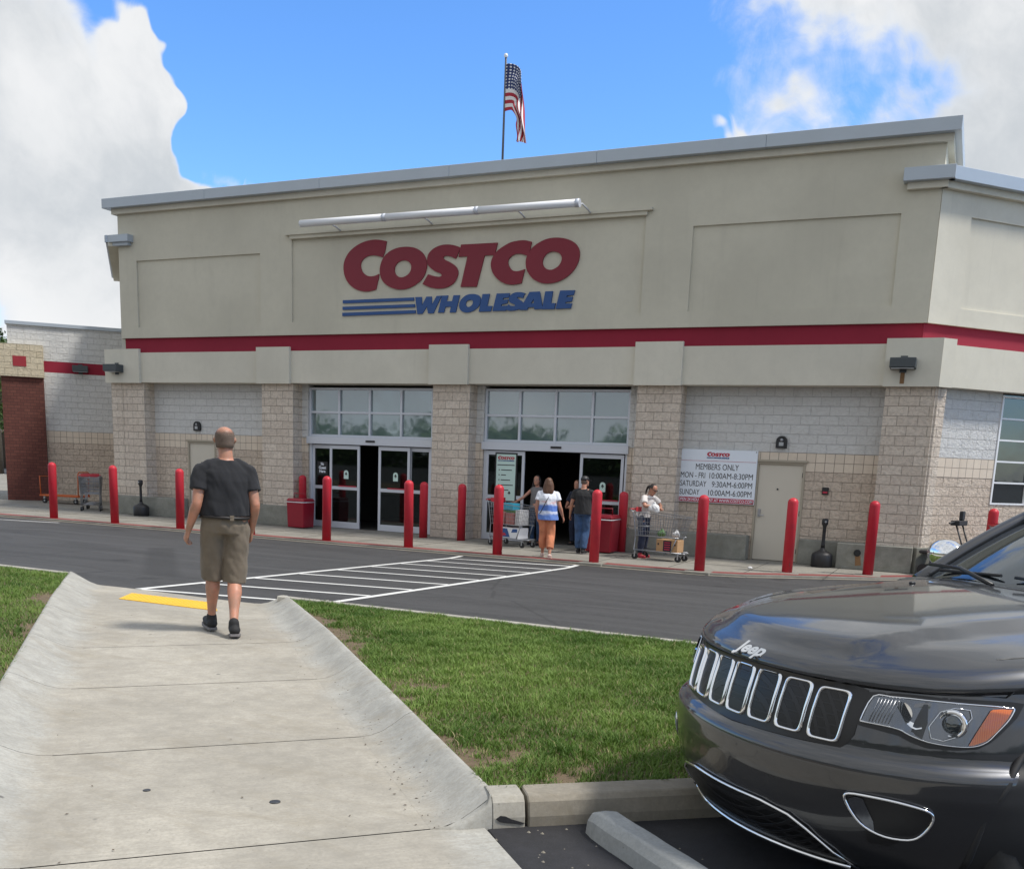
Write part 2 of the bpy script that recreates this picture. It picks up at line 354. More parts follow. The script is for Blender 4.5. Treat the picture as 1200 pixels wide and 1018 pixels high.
def tag(o, label=None, cat=None, group=None, kind=None):
    if label: o['label'] = label
    if cat: o['category'] = cat
    if group: o['group'] = group
    if kind: o['kind'] = kind
    return o
def thing(name, label, cat, loc=(0,0,0), rz=0.0, group=None):
    o = bpy.data.objects.new(name, None); COL.objects.link(o); o.empty_display_size = .2
    o.location = loc; o.rotation_euler = (0,0,rz); return tag(o, label, cat, group)
def dup(root, loc, rz=0.0, label=None, group=None, scale=None):
    r = root.copy(); COL.objects.link(r); r.location = loc; r.rotation_euler = (0,0,rz)
    if scale: r.scale = scale
    if label: r['label'] = label
    if group: r['group'] = group
    def rec(a, b):
        for ch in list(a.children):
            c = ch.copy(); COL.objects.link(c); c.parent = b; rec(ch, c)
    rec(root, r); return r
def bake(o):
    """apply an object's modifiers into a plain mesh"""
    dg = bpy.context.evaluated_depsgraph_get(); dg.update()
    me = bpy.data.meshes.new_from_object(o.evaluated_get(dg)); o.modifiers.clear(); o.data = me; return o
def fill2d(polys, depth, res=1):
    """polys: list of closed outlines (first outer, then holes). returns verts, faces in x,y with thickness along +-z"""
    cu = bpy.data.curves.new('tmp', 'CURVE'); cu.dimensions = '2D'; cu.fill_mode = 'BOTH'; cu.extrude = depth/2
    for p in polys:
        sp = cu.splines.new('POLY'); sp.points.add(len(p)-1); sp.use_cyclic_u = True
        for q, pt in zip(sp.points, p): q.co = (pt[0], pt[1], 0, 1)
    ob = bpy.data.objects.new('tmp', cu); COL.objects.link(ob)
    dg = bpy.context.evaluated_depsgraph_get(); dg.update(); me = bpy.data.meshes.new_from_object(ob.evaluated_get(dg))
    v = [tuple(x.co) for x in me.vertices]; f = [tuple(x.vertices) for x in me.polygons]
    bpy.data.objects.remove(ob); bpy.data.curves.remove(cu); bpy.data.meshes.remove(me); return v, f
def text2d(body, size, bold=0.0, shear=0.0, depth=.002, align='LEFT', width=None, spacing=1.0):
    cu = bpy.data.curves.new('tmp', 'FONT'); cu.body = body; cu.size = size; cu.offset = bold; cu.shear = shear; cu.extrude = depth/2; cu.align_x = align; cu.space_character = spacing; cu.resolution_u = 4
    ob = bpy.data.objects.new('tmp', cu); COL.objects.link(ob)
    dg = bpy.context.evaluated_depsgraph_get(); dg.update(); me = bpy.data.meshes.new_from_object(ob.evaluated_get(dg))
    v = np.array([tuple(x.co) for x in me.vertices]); f = [tuple(x.vertices) for x in me.polygons]
    bpy.data.objects.remove(ob); bpy.data.curves.remove(cu); bpy.data.meshes.remove(me)
    if width:
        x0, x1 = v[:,0].min(), v[:,0].max(); k = width/(x1-x0); c = {'LEFT':x0,'CENTER':(x0+x1)/2,'RIGHT':x1}[align]; v[:,0] = (v[:,0]-c)*k+({'LEFT':0,'CENTER':0,'RIGHT':0}[align])
    return [tuple(p) for p in v], f
def smooth_poly(pts, keep=(), k=5):
    """Catmull-Rom through a closed outline; indices in keep stay corners"""
    n = len(pts); out = []
    if keep == 'all': return list(pts)
    for i in range(n):
        p1 = np.array(pts[i]); p2 = np.array(pts[(i+1)%n])
        p0 = np.array(pts[i-1]) if i not in keep else 2*p1-p2
        p3 = np.array(pts[(i+2)%n]) if (i+1)%n not in keep else 2*p2-p1
        for j in range(k):
            t = j/k; q = .5*((2*p1)+(-p0+p2)*t+(2*p0-5*p1+4*p2-p3)*t*t+(-p0+3*p1-3*p2+p3)*t**3); out.append(tuple(q))
    return out
def G(y, x=0.0):
    """ground height: the drive falls from the car park to the shop"""
    t = min(1, max(0, (y+12.5)/11.5)); return .40*(1-t)-.05*t
XZ = Matrix(((1,0,0,0),(0,0,-1,0),(0,1,0,0),(0,0,0,1)))   # puts a 2-D drawing upright, facing -Y
LOGO = [
 ('C',[0, 13, 14, 15, 26, 27],[(-14.215,7.357),(-14.422,7.401),(-14.645,7.413),(-14.902,7.375),(-15.144,7.284),(-15.355,7.138),(-15.485,6.948),(-15.517,6.766),(-15.476,6.568),(-15.366,6.392),(-15.183,6.255),(-14.97,6.182),(-14.758,6.162),(-14.517,6.201),(-14.441,6.489),(-14.429,6.579),(-14.553,6.54),(-14.698,6.53),(-14.828,6.569),(-14.933,6.651),(-14.986,6.77),(-14.977,6.874),(-14.897,6.969),(-14.769,7.025),(-14.608,7.038),(-14.448,7.01),(-14.327,6.974),(-14.265,7.112)],None),
 ('O',[],[(-13.634,7.196),(-13.386,7.158),(-13.184,7.048),(-13.073,6.904),(-13.03,6.739),(-13.065,6.564),(-13.169,6.403),(-13.366,6.27),(-13.613,6.189),(-13.864,6.184),(-14.118,6.257),(-14.311,6.394),(-14.404,6.591),(-14.388,6.797),(-14.289,6.985),(-14.101,7.117),(-13.882,7.183)],[(-13.705,6.875),(-13.564,6.838),(-13.485,6.746),(-13.498,6.619),(-13.589,6.521),(-13.744,6.47),(-13.886,6.507),(-13.966,6.612),(-13.953,6.74),(-13.86,6.838)]),
 ('S',[0, 6, 7, 20, 21],[(-13.027,6.865),(-12.984,7.001),(-12.836,7.119),(-12.627,7.183),(-12.388,7.184),(-12.179,7.136),(-12.089,7.095),(-12.214,6.848),(-12.38,6.91),(-12.5,6.928),(-12.565,6.894),(-12.527,6.842),(-12.376,6.773),(-12.224,6.68),(-12.146,6.564),(-12.157,6.428),(-12.256,6.281),(-12.448,6.188),(-12.689,6.163),(-12.934,6.204),(-13.144,6.288),(-12.987,6.515),(-12.819,6.466),(-12.667,6.442),(-12.601,6.47),(-12.639,6.522),(-12.761,6.564),(-12.915,6.658),(-13.015,6.763)],None),
 ('T','all',[(-12.076,7.168),(-11.082,7.162),(-11.152,6.883),(-11.425,6.886),(-11.618,6.172),(-12.06,6.182),(-11.891,6.888),(-12.141,6.887)],None),
 ('C',[0, 12, 13, 14, 24, 25],[(-10.184,7.137),(-10.346,7.177),(-10.513,7.18),(-10.736,7.149),(-10.959,7.051),(-11.125,6.938),(-11.22,6.796),(-11.243,6.638),(-11.179,6.464),(-11.029,6.311),(-10.84,6.214),(-10.64,6.185),(-10.415,6.208),(-10.344,6.492),(-10.337,6.528),(-10.428,6.502),(-10.554,6.488),(-10.668,6.517),(-10.756,6.605),(-10.789,6.704),(-10.75,6.799),(-10.64,6.867),(-10.501,6.884),(-10.36,6.854),(-10.283,6.821),(-10.225,6.943)],None),
 ('O',[],[(-9.539,7.194),(-9.309,7.158),(-9.117,7.078),(-8.991,6.954),(-8.949,6.812),(-8.974,6.637),(-9.071,6.464),(-9.238,6.316),(-9.449,6.217),(-9.693,6.178),(-9.914,6.205),(-10.112,6.301),(-10.259,6.464),(-10.317,6.647),(-10.289,6.826),(-10.171,6.989),(-9.984,7.11),(-9.769,7.182)],[(-9.591,6.889),(-9.468,6.848),(-9.396,6.762),(-9.404,6.655),(-9.48,6.552),(-9.626,6.486),(-9.763,6.504),(-9.864,6.592),(-9.877,6.712),(-9.806,6.828),(-9.7,6.882)]),
 ('bar','all',[(-15.532,5.969),(-13.391,5.976),(-13.389,5.899),(-15.531,5.89)],None),
 ('bar','all',[(-15.537,5.807),(-13.362,5.814),(-13.354,5.739),(-15.537,5.73)],None),
 ('bar','all',[(-15.543,5.656),(-13.337,5.667),(-13.329,5.589),(-15.543,5.575)],None),
 ('w','all',[(-13.349,5.98),(-13.164,5.982),(-13.149,5.777),(-13.026,5.982),(-12.877,5.982),(-12.862,5.783),(-12.735,5.99),(-12.59,5.994),(-12.816,5.581),(-12.969,5.581),(-13.008,5.748),(-13.134,5.575),(-13.278,5.572)],None),
 ('w','all',[(-12.58,5.995),(-12.407,5.993),(-12.443,5.856),(-12.289,5.855),(-12.253,5.992),(-12.078,5.991),(-12.181,5.586),(-12.351,5.587),(-12.315,5.721),(-12.475,5.722),(-12.516,5.587),(-12.684,5.59)],None),
 ('w',[],[(-11.709,6.005),(-11.572,5.976),(-11.501,5.907),(-11.498,5.816),(-11.543,5.717),(-11.657,5.628),(-11.813,5.577),(-11.952,5.585),(-12.053,5.647),(-12.086,5.74),(-12.059,5.848),(-11.963,5.946),(-11.847,5.996)],[(-11.813,5.866),(-11.744,5.864),(-11.703,5.821),(-11.73,5.747),(-11.807,5.704),(-11.877,5.718),(-11.908,5.769),(-11.881,5.835)]),
 ('w','all',[(-11.446,5.993),(-11.252,5.994),(-11.309,5.711),(-11.174,5.71),(-11.208,5.584),(-11.538,5.584)],None),
 ('w','all',[(-11.06,5.993),(-10.711,5.993),(-10.732,5.895),(-10.883,5.884),(-10.891,5.844),(-10.749,5.847),(-10.77,5.762),(-10.925,5.737),(-10.933,5.701),(-10.771,5.705),(-10.805,5.59),(-11.16,5.591)],None),
 ('w',[0, 10, 11, 21],[(-10.302,5.98),(-10.444,6.006),(-10.594,5.994),(-10.695,5.932),(-10.73,5.843),(-10.689,5.776),(-10.583,5.732),(-10.554,5.71),(-10.581,5.691),(-10.676,5.702),(-10.744,5.737),(-10.806,5.615),(-10.69,5.584),(-10.558,5.592),(-10.427,5.622),(-10.355,5.685),(-10.349,5.758),(-10.407,5.809),(-10.494,5.861),(-10.505,5.893),(-10.439,5.891),(-10.363,5.865)],None),
 ('w','all',[(-10.182,6.002),(-9.923,6.005),(-9.821,5.606),(-10.043,5.604),(-10.055,5.653),(-10.203,5.649),(-10.238,5.592),(-10.436,5.597)],[(-10.072,5.84),(-10.059,5.742),(-10.142,5.74)]),
 ('w','all',[(-9.776,6.0),(-9.584,6.002),(-9.616,5.73),(-9.497,5.727),(-9.527,5.595),(-9.839,5.599)],None),
 ('w','all',[(-9.393,6.008),(-9.024,6.003),(-9.054,5.897),(-9.215,5.886),(-9.223,5.855),(-9.07,5.858),(-9.092,5.755),(-9.244,5.743),(-9.255,5.712),(-9.08,5.707),(-9.11,5.601),(-9.491,5.598)],None),
]
# ================================================================== ground
def struct(o, cat=None): o['kind'] = 'structure'; return o
def build_ground():
    mb = MB(); xs = [-900,-200,-80,-45,-30]+[-30+i*1.5 for i in range(1,31)]+[25,40,90,300,900]
    ys = [-900,-200,-60,-30,-20,-16,-14]+[-12.5+i*.575 for i in range(0,21)]+[0,3,6,10,20,60,200,900]
    mb.grid([[(x,y,G(y)) for x in xs] for y in ys], 0, True)
    struct(mb.build('road', 'asphalt'))
    # dark resurfaced parking bays beside the walkway
    d = Vector((-.7071,.7071,0)); e = Vector((.7071,.7071,0)); O = Vector((-1.95,-15.76,0))
    def pt(t, l, z=0.0): p = O+d*t+e*l; return (p.x, p.y, G(p.y)+z)
    mb = MB()
    # near edge follows the kerb foot, west edge the walkway; ragged outline
    edge = []
    for i in range(0, 30):
        l = .16+i*.45; edge.append((.02+.014*math.sin(i*7.3), l))
    pts = [pt(a+.04, l, .004) for a, l in edge]+[pt(-12, 13.2, .004)]+[pt(-12+j*.5, .15+.01*math.sin(j*5.1), .004) for j in range(24)]
    mb.add(pts, [tuple(range(len(pts)))][::-1]); mb.f = [f[::-1] for f in mb.f]
    struct(mb.build('parking_bay', 'asphalt_new'))
    # ---- walkway: slabs with tooled joints, ramp cut through the planting island
    W = 1.845
    mb = MB(); js = [-9.0,-7.5,-6.0,-4.55,-3.05,-1.5,.0,1.52,3.08,4.55]
    def slab(t0, t1, l0, l1, nsub=6):
        g = .005
        P = [[pt(t0+g+(t1-t0-2*g)*i/nsub, l0+(l1-l0)*j/4, .012) for j in range(5)] for i in range(nsub+1)]
        mb.grid(P, 0, False, True)
    for a, b in zip(js[:-1], js[1:]): slab(a, b, -W, 0.0 if a >= 0 else .14)
    # last slab ends in a skewed edge along the drive (parallel to the shop front)
    end = []
    a = pt(4.555, -W, .012); b = pt(4.555, 0, .012)
    yend = -10.62
    def at_y(l, y): t = (y-O.y-e.y*l)/d.y; return pt(t, l, .012)
    n = 8
    rows = []
    for i in range(n+1):
        r = []
        for j in range(7):
            l = -W+W*j/6; p0 = Vector(pt(4.555, l, .012)); p1 = Vector(at_y(l, yend+.03*math.sin(j))); q = p0.lerp(p1, i/n); r.append((q.x,q.y,G(q.y)+.012))
        rows.append(r)
    mb.grid(rows, 0, False, True)
    w = mb.build('walkway', 'path_conc'); struct(w)
    # joint bed under the slabs
    mb = MB(); l0, l1 = -W-.0, .14
    mb.grid([[pt(t, l, .007) for l in (l0, 0.0 if t > -.001 else l1)] for t in (-9,-6,-3,-.002,0,2,4,5,6.2)], 0, False, True)
    struct(mb.build('walkway_bed', 'joint'))
    # ---- flared sides, sloping up from the walkway to the grass
    def flare(side):
        mb = MB()
        if side > 0:   # right of the walkway
            ts = [(0.0,1.516),(1.524,3.076),(3.084,4.546),(4.554,5.6)]
            prof = [(-.10,.0125),(-.04,.018),(.03,.040),(.10,.082),(.165,.128),(.195,.142),(.215,.143),(.22,.10)]
        else:
            ts = [(-4.5,-3.054),(-3.046,-1.504),(-1.496,-.004),(.004,1.516),(1.524,3.076),(3.084,4.546),(4.554,6.1),(6.108,7.0)]
            prof = [(-.10,.0125),(-.03,.018),(.05,.040),(.14,.082),(.235,.130),(.27,.142),(.29,.143),(.295,.10)]
        YE = -10.63
        for k_, (a, b) in enumerate(ts):
            last = k_ == len(ts)-1; P = []
            for i in range(7):
                row = []
                for (o, z) in prof:
                    l = o if side > 0 else -W-o
                    te = (YE-O.y)/.7071-l if last else b
                    row.append(pt(a+(te-a)*i/6, l, z))
                P.append(row)
            mb.grid(P, 0, True, side > 0)
            for row in ([P[-1]] if (side > 0 and k_ == 0) else [P[0], P[-1]]):
                vs = [row[0][:2]+(row[0][2]-.05,)]+row+[row[-1][:2]+(row[-1][2]-.15,)]; mb.add(vs, [tuple(range(len(vs)))], 0, False)
        return mb, prof
    for side in (1, -1):
        mb, prof = flare(side); struct(mb.build('walkway_flare', 'path_conc'))
    # ---- kerbs
    def kerb(path, w, h, mats, z0=-.02, name='kerb', seg=3.0, inner=1):
        """path: xy points; the body lies to the left (inner=1) of travel"""
        mb = MB(); k = 0
        P = [Vector((*p,0)) for p in path]
        for i in range(len(P)-1):
            a, b = P[i], P[i+1]; L = (b-a).length; u = (b-a)/L; nn = Vector((-u.y,u.x,0))*inner
            m = max(1, int(round(L/seg)))
            for j in range(m):
                p = a+u*(L*j/m+.003); q = a+u*(L*(j+1)/m-.003)
                prof = [(0,z0),(.0,h*.35),(.018,h-.03),(.045,h-.005),(w*.6,h),(w-.01,h),(w,h-.04),(w,z0)]
                rows = []
                for pp_ in (p, q):
                    rows.append([(pp_.x+nn.x*o, pp_.y+nn.y*o, G(pp_.y)+z) for (o, z) in prof])
                vs = rows[0]+rows[1]; n = len(prof)
                fs = [(c, c+1, n+c+1, n+c) if inner < 0 else (c, n+c, n+c+1, c+1) for c in range(n-1)]+[tuple(range(n)), tuple(range(2*n-1,n-1,-1))]
                mb.add(vs, fs, 0, False)
        o = mb.build(name, mats, None, .006, 1); return struct(o)
    kd = Vector((.785,.62,0)).normalized()
    k0 = Vector((-1.86,-15.72,0)); k1 = k0+kd*.30; k2 = k0+kd*8.0
    kerb([(k0.x+kd.x*.08,k0.y+kd.y*.08),(k0.x+kd.x*.24,k0.y+kd.y*.24)], .19, .148, 'flare_conc', seg=9)
    kn = Vector((-kd.y,kd.x,0)); ks = k0+kd*.083; h = .148; A_ = []
    for (o, z) in [(-.101,-.03),(-.10,.0125),(-.02,.020),(.05,.05),(.13,.10),(.185,.138),(.215,.143),(.22,-.03)]: p = O+d*.0+e*o; A_.append(Vector((p.x,p.y,G(p.y)+z)))
    B_ = [Vector((ks.x+kn.x*o, ks.y+kn.y*o, G(ks.y)+z)) for (o, z) in [(0,-.03),(.0,h*.35),(.012,h-.05),(.018,h-.03),(.045,h-.005),(.19*.6,h),(.18,h),(.19,-.03)]]
    mbc = MB(); mbc.grid([[tuple(a.lerp(b, i/6)+Vector((-kn.x,-kn.y,0))*.02*math.sin(math.pi*i/6)) for a, b in zip(A_, B_)] for i in range(7)], 0, True, True); struct(mbc.build('kerb', 'path_conc'))
    kerb([(k0.x+kd.x*.25,k0.y+kd.y*.25),(k2.x,k2.y)], .19, .145, 'kerb_old', seg=3.0)
    kerb([(-6.79,-10.62),(-6.2,-10.62),(-4.4,-10.62),(-1.5,-10.62),(1.8,-10.62),(4.2,-10.62)], .17, .148, 'flare_conc', inner=-1)
    kerb([(-10.06,-10.63),(-14,-10.62),(-22,-10.60),(-40,-10.60)], .17, .148, 'flare_conc', inner=1)
    # ---- soil of the two islands (a gently mounded sheet with real height)
    def soil(outline, name='lawn'):
        vs, fs = fill2d([outline], 0.0)
        mb = MB(); mb.add([(x,y,G(y)+.118) for x,y,_ in vs], fs)
        bm = bmesh.new(); me = mb.mesh('t'); bm.from_mesh(me)
        bmesh.ops.triangulate(bm, faces=bm.faces)
        for _ in range(4):
            bmesh.ops.subdivide_edges(bm, edges=[e_ for e_ in bm.edges if e_.calc_length() > .9], cuts=1); bmesh.ops.triangulate(bm, faces=bm.faces)
        for v in bm.verts: v.co.z = G(v.co.y)+.118
        bm.to_mesh(me); boxuv_safe(me)
        o = bpy.data.objects.new(name, me); COL.objects.link(o); me.materials.append(M['soil']); return struct(o)
    def px(t, l): p = pt(t, l); return (p[0], p[1])
    right = [(k0.x-.03,k0.y+.17), (k0.x+kd.x*8-.12,k0.y+kd.y*8+.14), (4.2,-10.79), (-6.42,-10.79), px(6.75,.21), px(0,.21)]
    left = [px(-4.5,-W-.28), px(9.10,-W-.28), (-10.1,-10.79), (-40,-10.79), (-40,-22), (-8,-22)]
    soil(right); soil(left)
    # ---- grass: separate blades, thinner over worn soil
    def inside(P, poly):
        x, y = P[:,0], P[:,1]; r = np.zeros(len(P), bool); n = len(poly)
        for i in range(n):
            x1,y1 = poly[i]; x2,y2 = poly[(i+1)%n]
            cnd = ((y1 > y) != (y2 > y)) & (x < (x2-x1)*(y-y1)/(y2-y1+1e-12)+x1); r ^= cnd
        return r
    def vn(P, s, seed):   # cheap value noise
        rg = np.random.default_rng(seed); T = rg.random((64,64)); q = P*s; i = np.floor(q).astype(int); f = q-i; f = f*f*(3-2*f)
        a = T[i[:,0]%64, i[:,1]%64]; b = T[(i[:,0]+1)%64, i[:,1]%64]; c_ = T[i[:,0]%64, (i[:,1]+1)%64]; dd = T[(i[:,0]+1)%64, (i[:,1]+1)%64]
        return (a*(1-f[:,0])+b*f[:,0])*(1-f[:,1])+(c_*(1-f[:,0])+dd*f[:,0])*f[:,1]
    def edge_dist(P, a, b):
        a = np.array(a); b = np.array(b); ab = b-a; t = np.clip(((P-a)@ab)/(ab@ab),0,1); return np.linalg.norm(P-(a+t[:,None]*ab), axis=1)
    def grass(poly, box_, n, bare, seed, hmax=.042):
        rg = np.random.default_rng(seed)
        P = np.stack([rg.uniform(box_[0],box_[1],n), rg.uniform(box_[2],box_[3],n)],1); P = P[inside(P, poly)]
        worn = .50*vn(P,1.6,3)+.27*vn(P,4.5,4)+.23*vn(P,13.0,5)
        de = np.min([edge_dist(P,a,b) for a, b in bare], axis=0)
        keep_p = np.clip(np.clip((worn-.42)/.2,-.9,1)+.22+(de-.05)/.30, .10, 1.0); keep = rg.random(len(P)) < keep_p; P = P[keep]; worn = worn[keep]; keep_p = keep_p[keep]
        clump = vn(P, 9.0, 8); m = len(P)
        h = (.018+hmax*.55*rg.random(m)+hmax*1.0*clump**3+hmax*.5*(rg.random(m)<.04))*np.clip(keep_p+.25,.4,1); wd = .0016+.0022*rg.random(m); az = rg.uniform(0,2*np.pi,m); lean = h*(.25+.9*rg.random(m))
        la = az+rg.normal(0,.8,m)+np.pi/2
        gz = np.array([G(y) for y in P[:,1]])+.112
        c0 = np.stack([P[:,0],P[:,1],gz],1); sd = np.stack([np.cos(az),np.sin(az),np.zeros(m)],1)*wd[:,None]; ld = np.stack([np.cos(la),np.sin(la),np.zeros(m)],1)
        mid = c0+ld*(lean*.35)[:,None]+np.array([0,0,1])*(h*.62)[:,None]; tip = c0+ld*lean[:,None]+np.array([0,0,1])*(h*.95)[:,None]
        V = np.stack([c0-sd, c0+sd, mid+sd*.75, mid-sd*.75, tip],1).reshape(-1,3)
        base = (np.arange(m)*5)[:,None]
        quads = base+np.array([[0,1,2,3]]); tris = base+np.array([[3,2,4]])
        me = bpy.data.meshes.new('grass'); me.vertices.add(len(V)); me.vertices.foreach_set('co', V.ravel())
        li = np.concatenate([quads, tris],1).ravel(); me.loops.add(len(li)); me.loops.foreach_set('vertex_index', li)
        me.polygons.add(2*m); st = np.empty(2*m, int); st[0::2] = np.arange(m)*7; st[1::2] = np.arange(m)*7+4
        tl = np.empty(2*m, int); tl[0::2] = 4; tl[1::2] = 3
        me.polygons.foreach_set('loop_start', st); me.polygons.foreach_set('loop_total', tl); me.update(calc_edges=True)
        at = me.attributes.new('tone', 'FLOAT', 'POINT'); tone = np.clip(.75*vn(P,1.3,21)+.4*vn(P,5.0,22)+.35*rg.random(m)-.28,0,1)
        dry = (rg.random(m) < .045+.3*(1-keep_p))
        tone = np.where(dry, 1.5, tone); at.data.foreach_set('value', np.repeat(tone,5).astype(np.float32))
        o = bpy.data.objects.new('grass', me); COL.objects.link(o); me.materials.append(M['grass']); return o
    m_, t, p = mat('grass'); A = t.new('ShaderNodeAttribute', attribute_name='tone').outputs['Fac']
    c = t.mix(A, (.072,.145,.025), (.245,.355,.085)); c = t.mix(t.ramp(A, 1.2, 1.4), c, (.40,.34,.18))
    t.set(p.inputs['Base Color'], c); p.inputs['Roughness'].default_value = .55; p.inputs['Specular IOR Level'].default_value = .25
    tl = t.new('ShaderNodeBsdfTranslucent'); t.set(tl.inputs['Color'], t.mix(A, (.05,.12,.01), (.12,.22,.03))); ms = t.new('ShaderNodeMixShader'); ms.inputs[0].default_value = .3
    t.l.new(p.outputs[0], ms.inputs[1]); t.l.new(tl.outputs[0], ms.inputs[2]); t.l.new(ms.outputs[0], t.n['Material Output'].inputs[0]); M['grass'] = m_
    g1 = grass(right, (-7.5,1.5,-15.8,-10.6), 460000, [(px(5.6,.21),px(0,.21)),((k0.x,k0.y+.17),(k0.x+kd.x*8,k0.y+kd.y*8+.17))], 5)
    tag(g1, 'mown green grass with worn soil patches between the walkway and the dark car', None, None, 'stuff')
    g2 = grass(left, (-16,-5,-17.5,-10.6), 330000, [(px(-4.5,-W-.28),px(7.0,-W-.28))], 6)
    tag(g2, 'green grass with bare soil edge left of the walkway', None, None, 'stuff')
    # ---- two small dark access caps set in the walkway and a smear of tar on the kerb
    mb = MB()
    for (x, y, r) in ((-3.44,-16.08,.018),(-2.82,-15.90,.026)): mb.lathe([(r,0),(r,.003),(r*.8,.004),(0,.004)], (x,y,G(y)+.0125), 14)
    struct(mb.build('access_cap', 'dark_metal'))
    kn_ = Vector((kd.y,-kd.x,0)); mb = MB(); out = [(.10,.050),(.12,.064),(.145,.060),(.17,.046),(.20,.036),(.235,.024),(.215,.018),(.17,.026),(.135,.030),(.115,.036)]
    v, f = fill2d([out], .003); mb.add([tuple(k0+kd*p[0]+kn_*(.0025+p[2])+Vector((0,0,G(k0.y)+p[1]))) for p in v], f); struct(mb.build('tar_smear', 'asphalt_new'))
    # ---- dead leaves and grit gathered along the foot of the flare
    mb = MB(); rr = random.Random(21)
    for i in range(170):
        t_ = rr.random()**1.3*6.5; l_ = rr.gauss(-.02,.07) if rr.random() < .75 else rr.uniform(-W,.0)
        if l_ > .12: continue
        x, y, z = pt(t_, l_, .016+max(0,(l_+.06))*.55); s_ = rr.uniform(.003,.011); a = rr.random()*6.28
        mb.add([(x+s_*math.cos(a+k*1.57)*(1 if k%2 else .5), y+s_*math.sin(a+k*1.57)*(1 if k%2 else .5), z+rr.uniform(0,.003)) for k in range(4)], [(0,1,2,3)])
    o = mb.build('leaf_litter', 'bark_bits'); tag(o, 'dead leaves and grit scattered along the walkway edge', None, None, 'stuff')
    # ---- tactile pad
    mb = MB(); q = [(-8.40,-11.48),(-7.02,-11.48),(-7.50,-10.98),(-8.72,-10.98)]
    mb.prism(q, lambda p_: G(p_[1])-.01, lambda p_: G(p_[1])+.019)
    for i in range(26):
        for j in range(9):
            x = -8.95+i*.0762; y = -11.45+j*.056
            u0 = -8.40+(y+11.48)/.5*(-.32)+.04; u1 = -7.02+(y+11.48)/.5*(-.48)-.04
            if u0 < x < u1: mb.lathe([(.014,0),(.011,.004),(.0,.005)], (x,y,G(y)+.0185), 6)
    struct(mb.build('tactile_paving', 'yellow'))
    # ---- crosswalk paint
    mb = MB()
    def line(a, b, w, n=14, wob=0.0):
        a = Vector((*a,0)); b = Vector((*b,0)); u = (b-a).normalized(); nn = Vector((-u.y,u.x,0))*w/2; L = []; Rr = []
        for i in range(n+1):
            p = a.lerp(b, i/n); L.append((p.x+nn.x,p.y+nn.y,G(p.y+nn.y)+.005)); Rr.append((p.x-nn.x,p.y-nn.y,G(p.y-nn.y)+.005))
        mb.grid([Rr, L], 0, False)
    A0, A1 = Vector((-9.08,-10.52)), Vector((-9.93,-.42)); B0, B1 = Vector((-6.74,-10.35)), Vector((-7.28,-.30))
    line(A0, A1, .11, 30); 
    line(B0, B1, .11, 30)
    for k in range(9):
        a = A0.lerp(A1, k/8.6); b = B0.lerp(B1, min(1,(k+.35)/8.6))
        u = (b-a).normalized(); line(a+u*.06, b-u*.06, .11, 8)
    line((-26,-1.6),(-21.9,-.55), .10, 4)
    struct(mb.build('crosswalk_marking', 'white_paint'))
    # ---- shop-side pavement with its red edge
    F = [(-60,-.14),(-4.6,-.14),(-3.9,.10),(-3.2,.58),(-1.6,1.60),(-.6,2.62),(12,16.0)]
    mb = MB(); poly = F+[(12,24),(-60,24)]
    mb.prism(poly, -.3, 0.0)
    struct(mb.build('pavement', 'walk_conc', None, .01, 1))
    mb = MB(); off = []
    P = [Vector((*p,0)) for p in F]
    def offs(w):
        r = []
        for i, p in enumerate(P):
            a = P[max(i-1,0)]; b = P[min(i+1,len(P)-1)]; u = (b-a).normalized(); r.append(p+Vector((-u.y,u.x,0))*w)
        return r
    a_, b_ = offs(.03), offs(.33)
    mb.grid([[(p.x,p.y,.004) for p in a_], [(p.x,p.y,.004) for p in b_]], 0, False)
    struct(mb.build('red_edge_marking', 'red_paint'))
    # pavement joints
    mb = MB()
    for x in [-30+i*1.53 for i in range(19)]: mb.box(x-.006, x+.006, .35, 3.05, .0005, .004)
    mb.box(-30,-3.4,1.62,1.632,.0005,.0038)
    struct(mb.build('pavement_joint', 'joint'))
    mb = MB()
    P_ = [Vector((*p,0)) for p in F]
    for i in range(len(F)-1):
        a, b = P_[i], P_[i+1]; u = (b-a).normalized(); n_ = Vector((u.y,-u.x,0))
        mb.add([(a.x,a.y,-.044),(b.x,b.y,-.044),(b.x+n_.x*.16,b.y+n_.y*.16,-.042),(a.x+n_.x*.16,a.y+n_.y*.16,-.042)], [(0,3,2,1)])
    struct(mb.build('gutter', 'kerb_old'))
def boxuv_safe(me):
    while me.uv_layers: me.uv_layers.remove(me.uv_layers[0])
    boxuv(me)
build_ground()
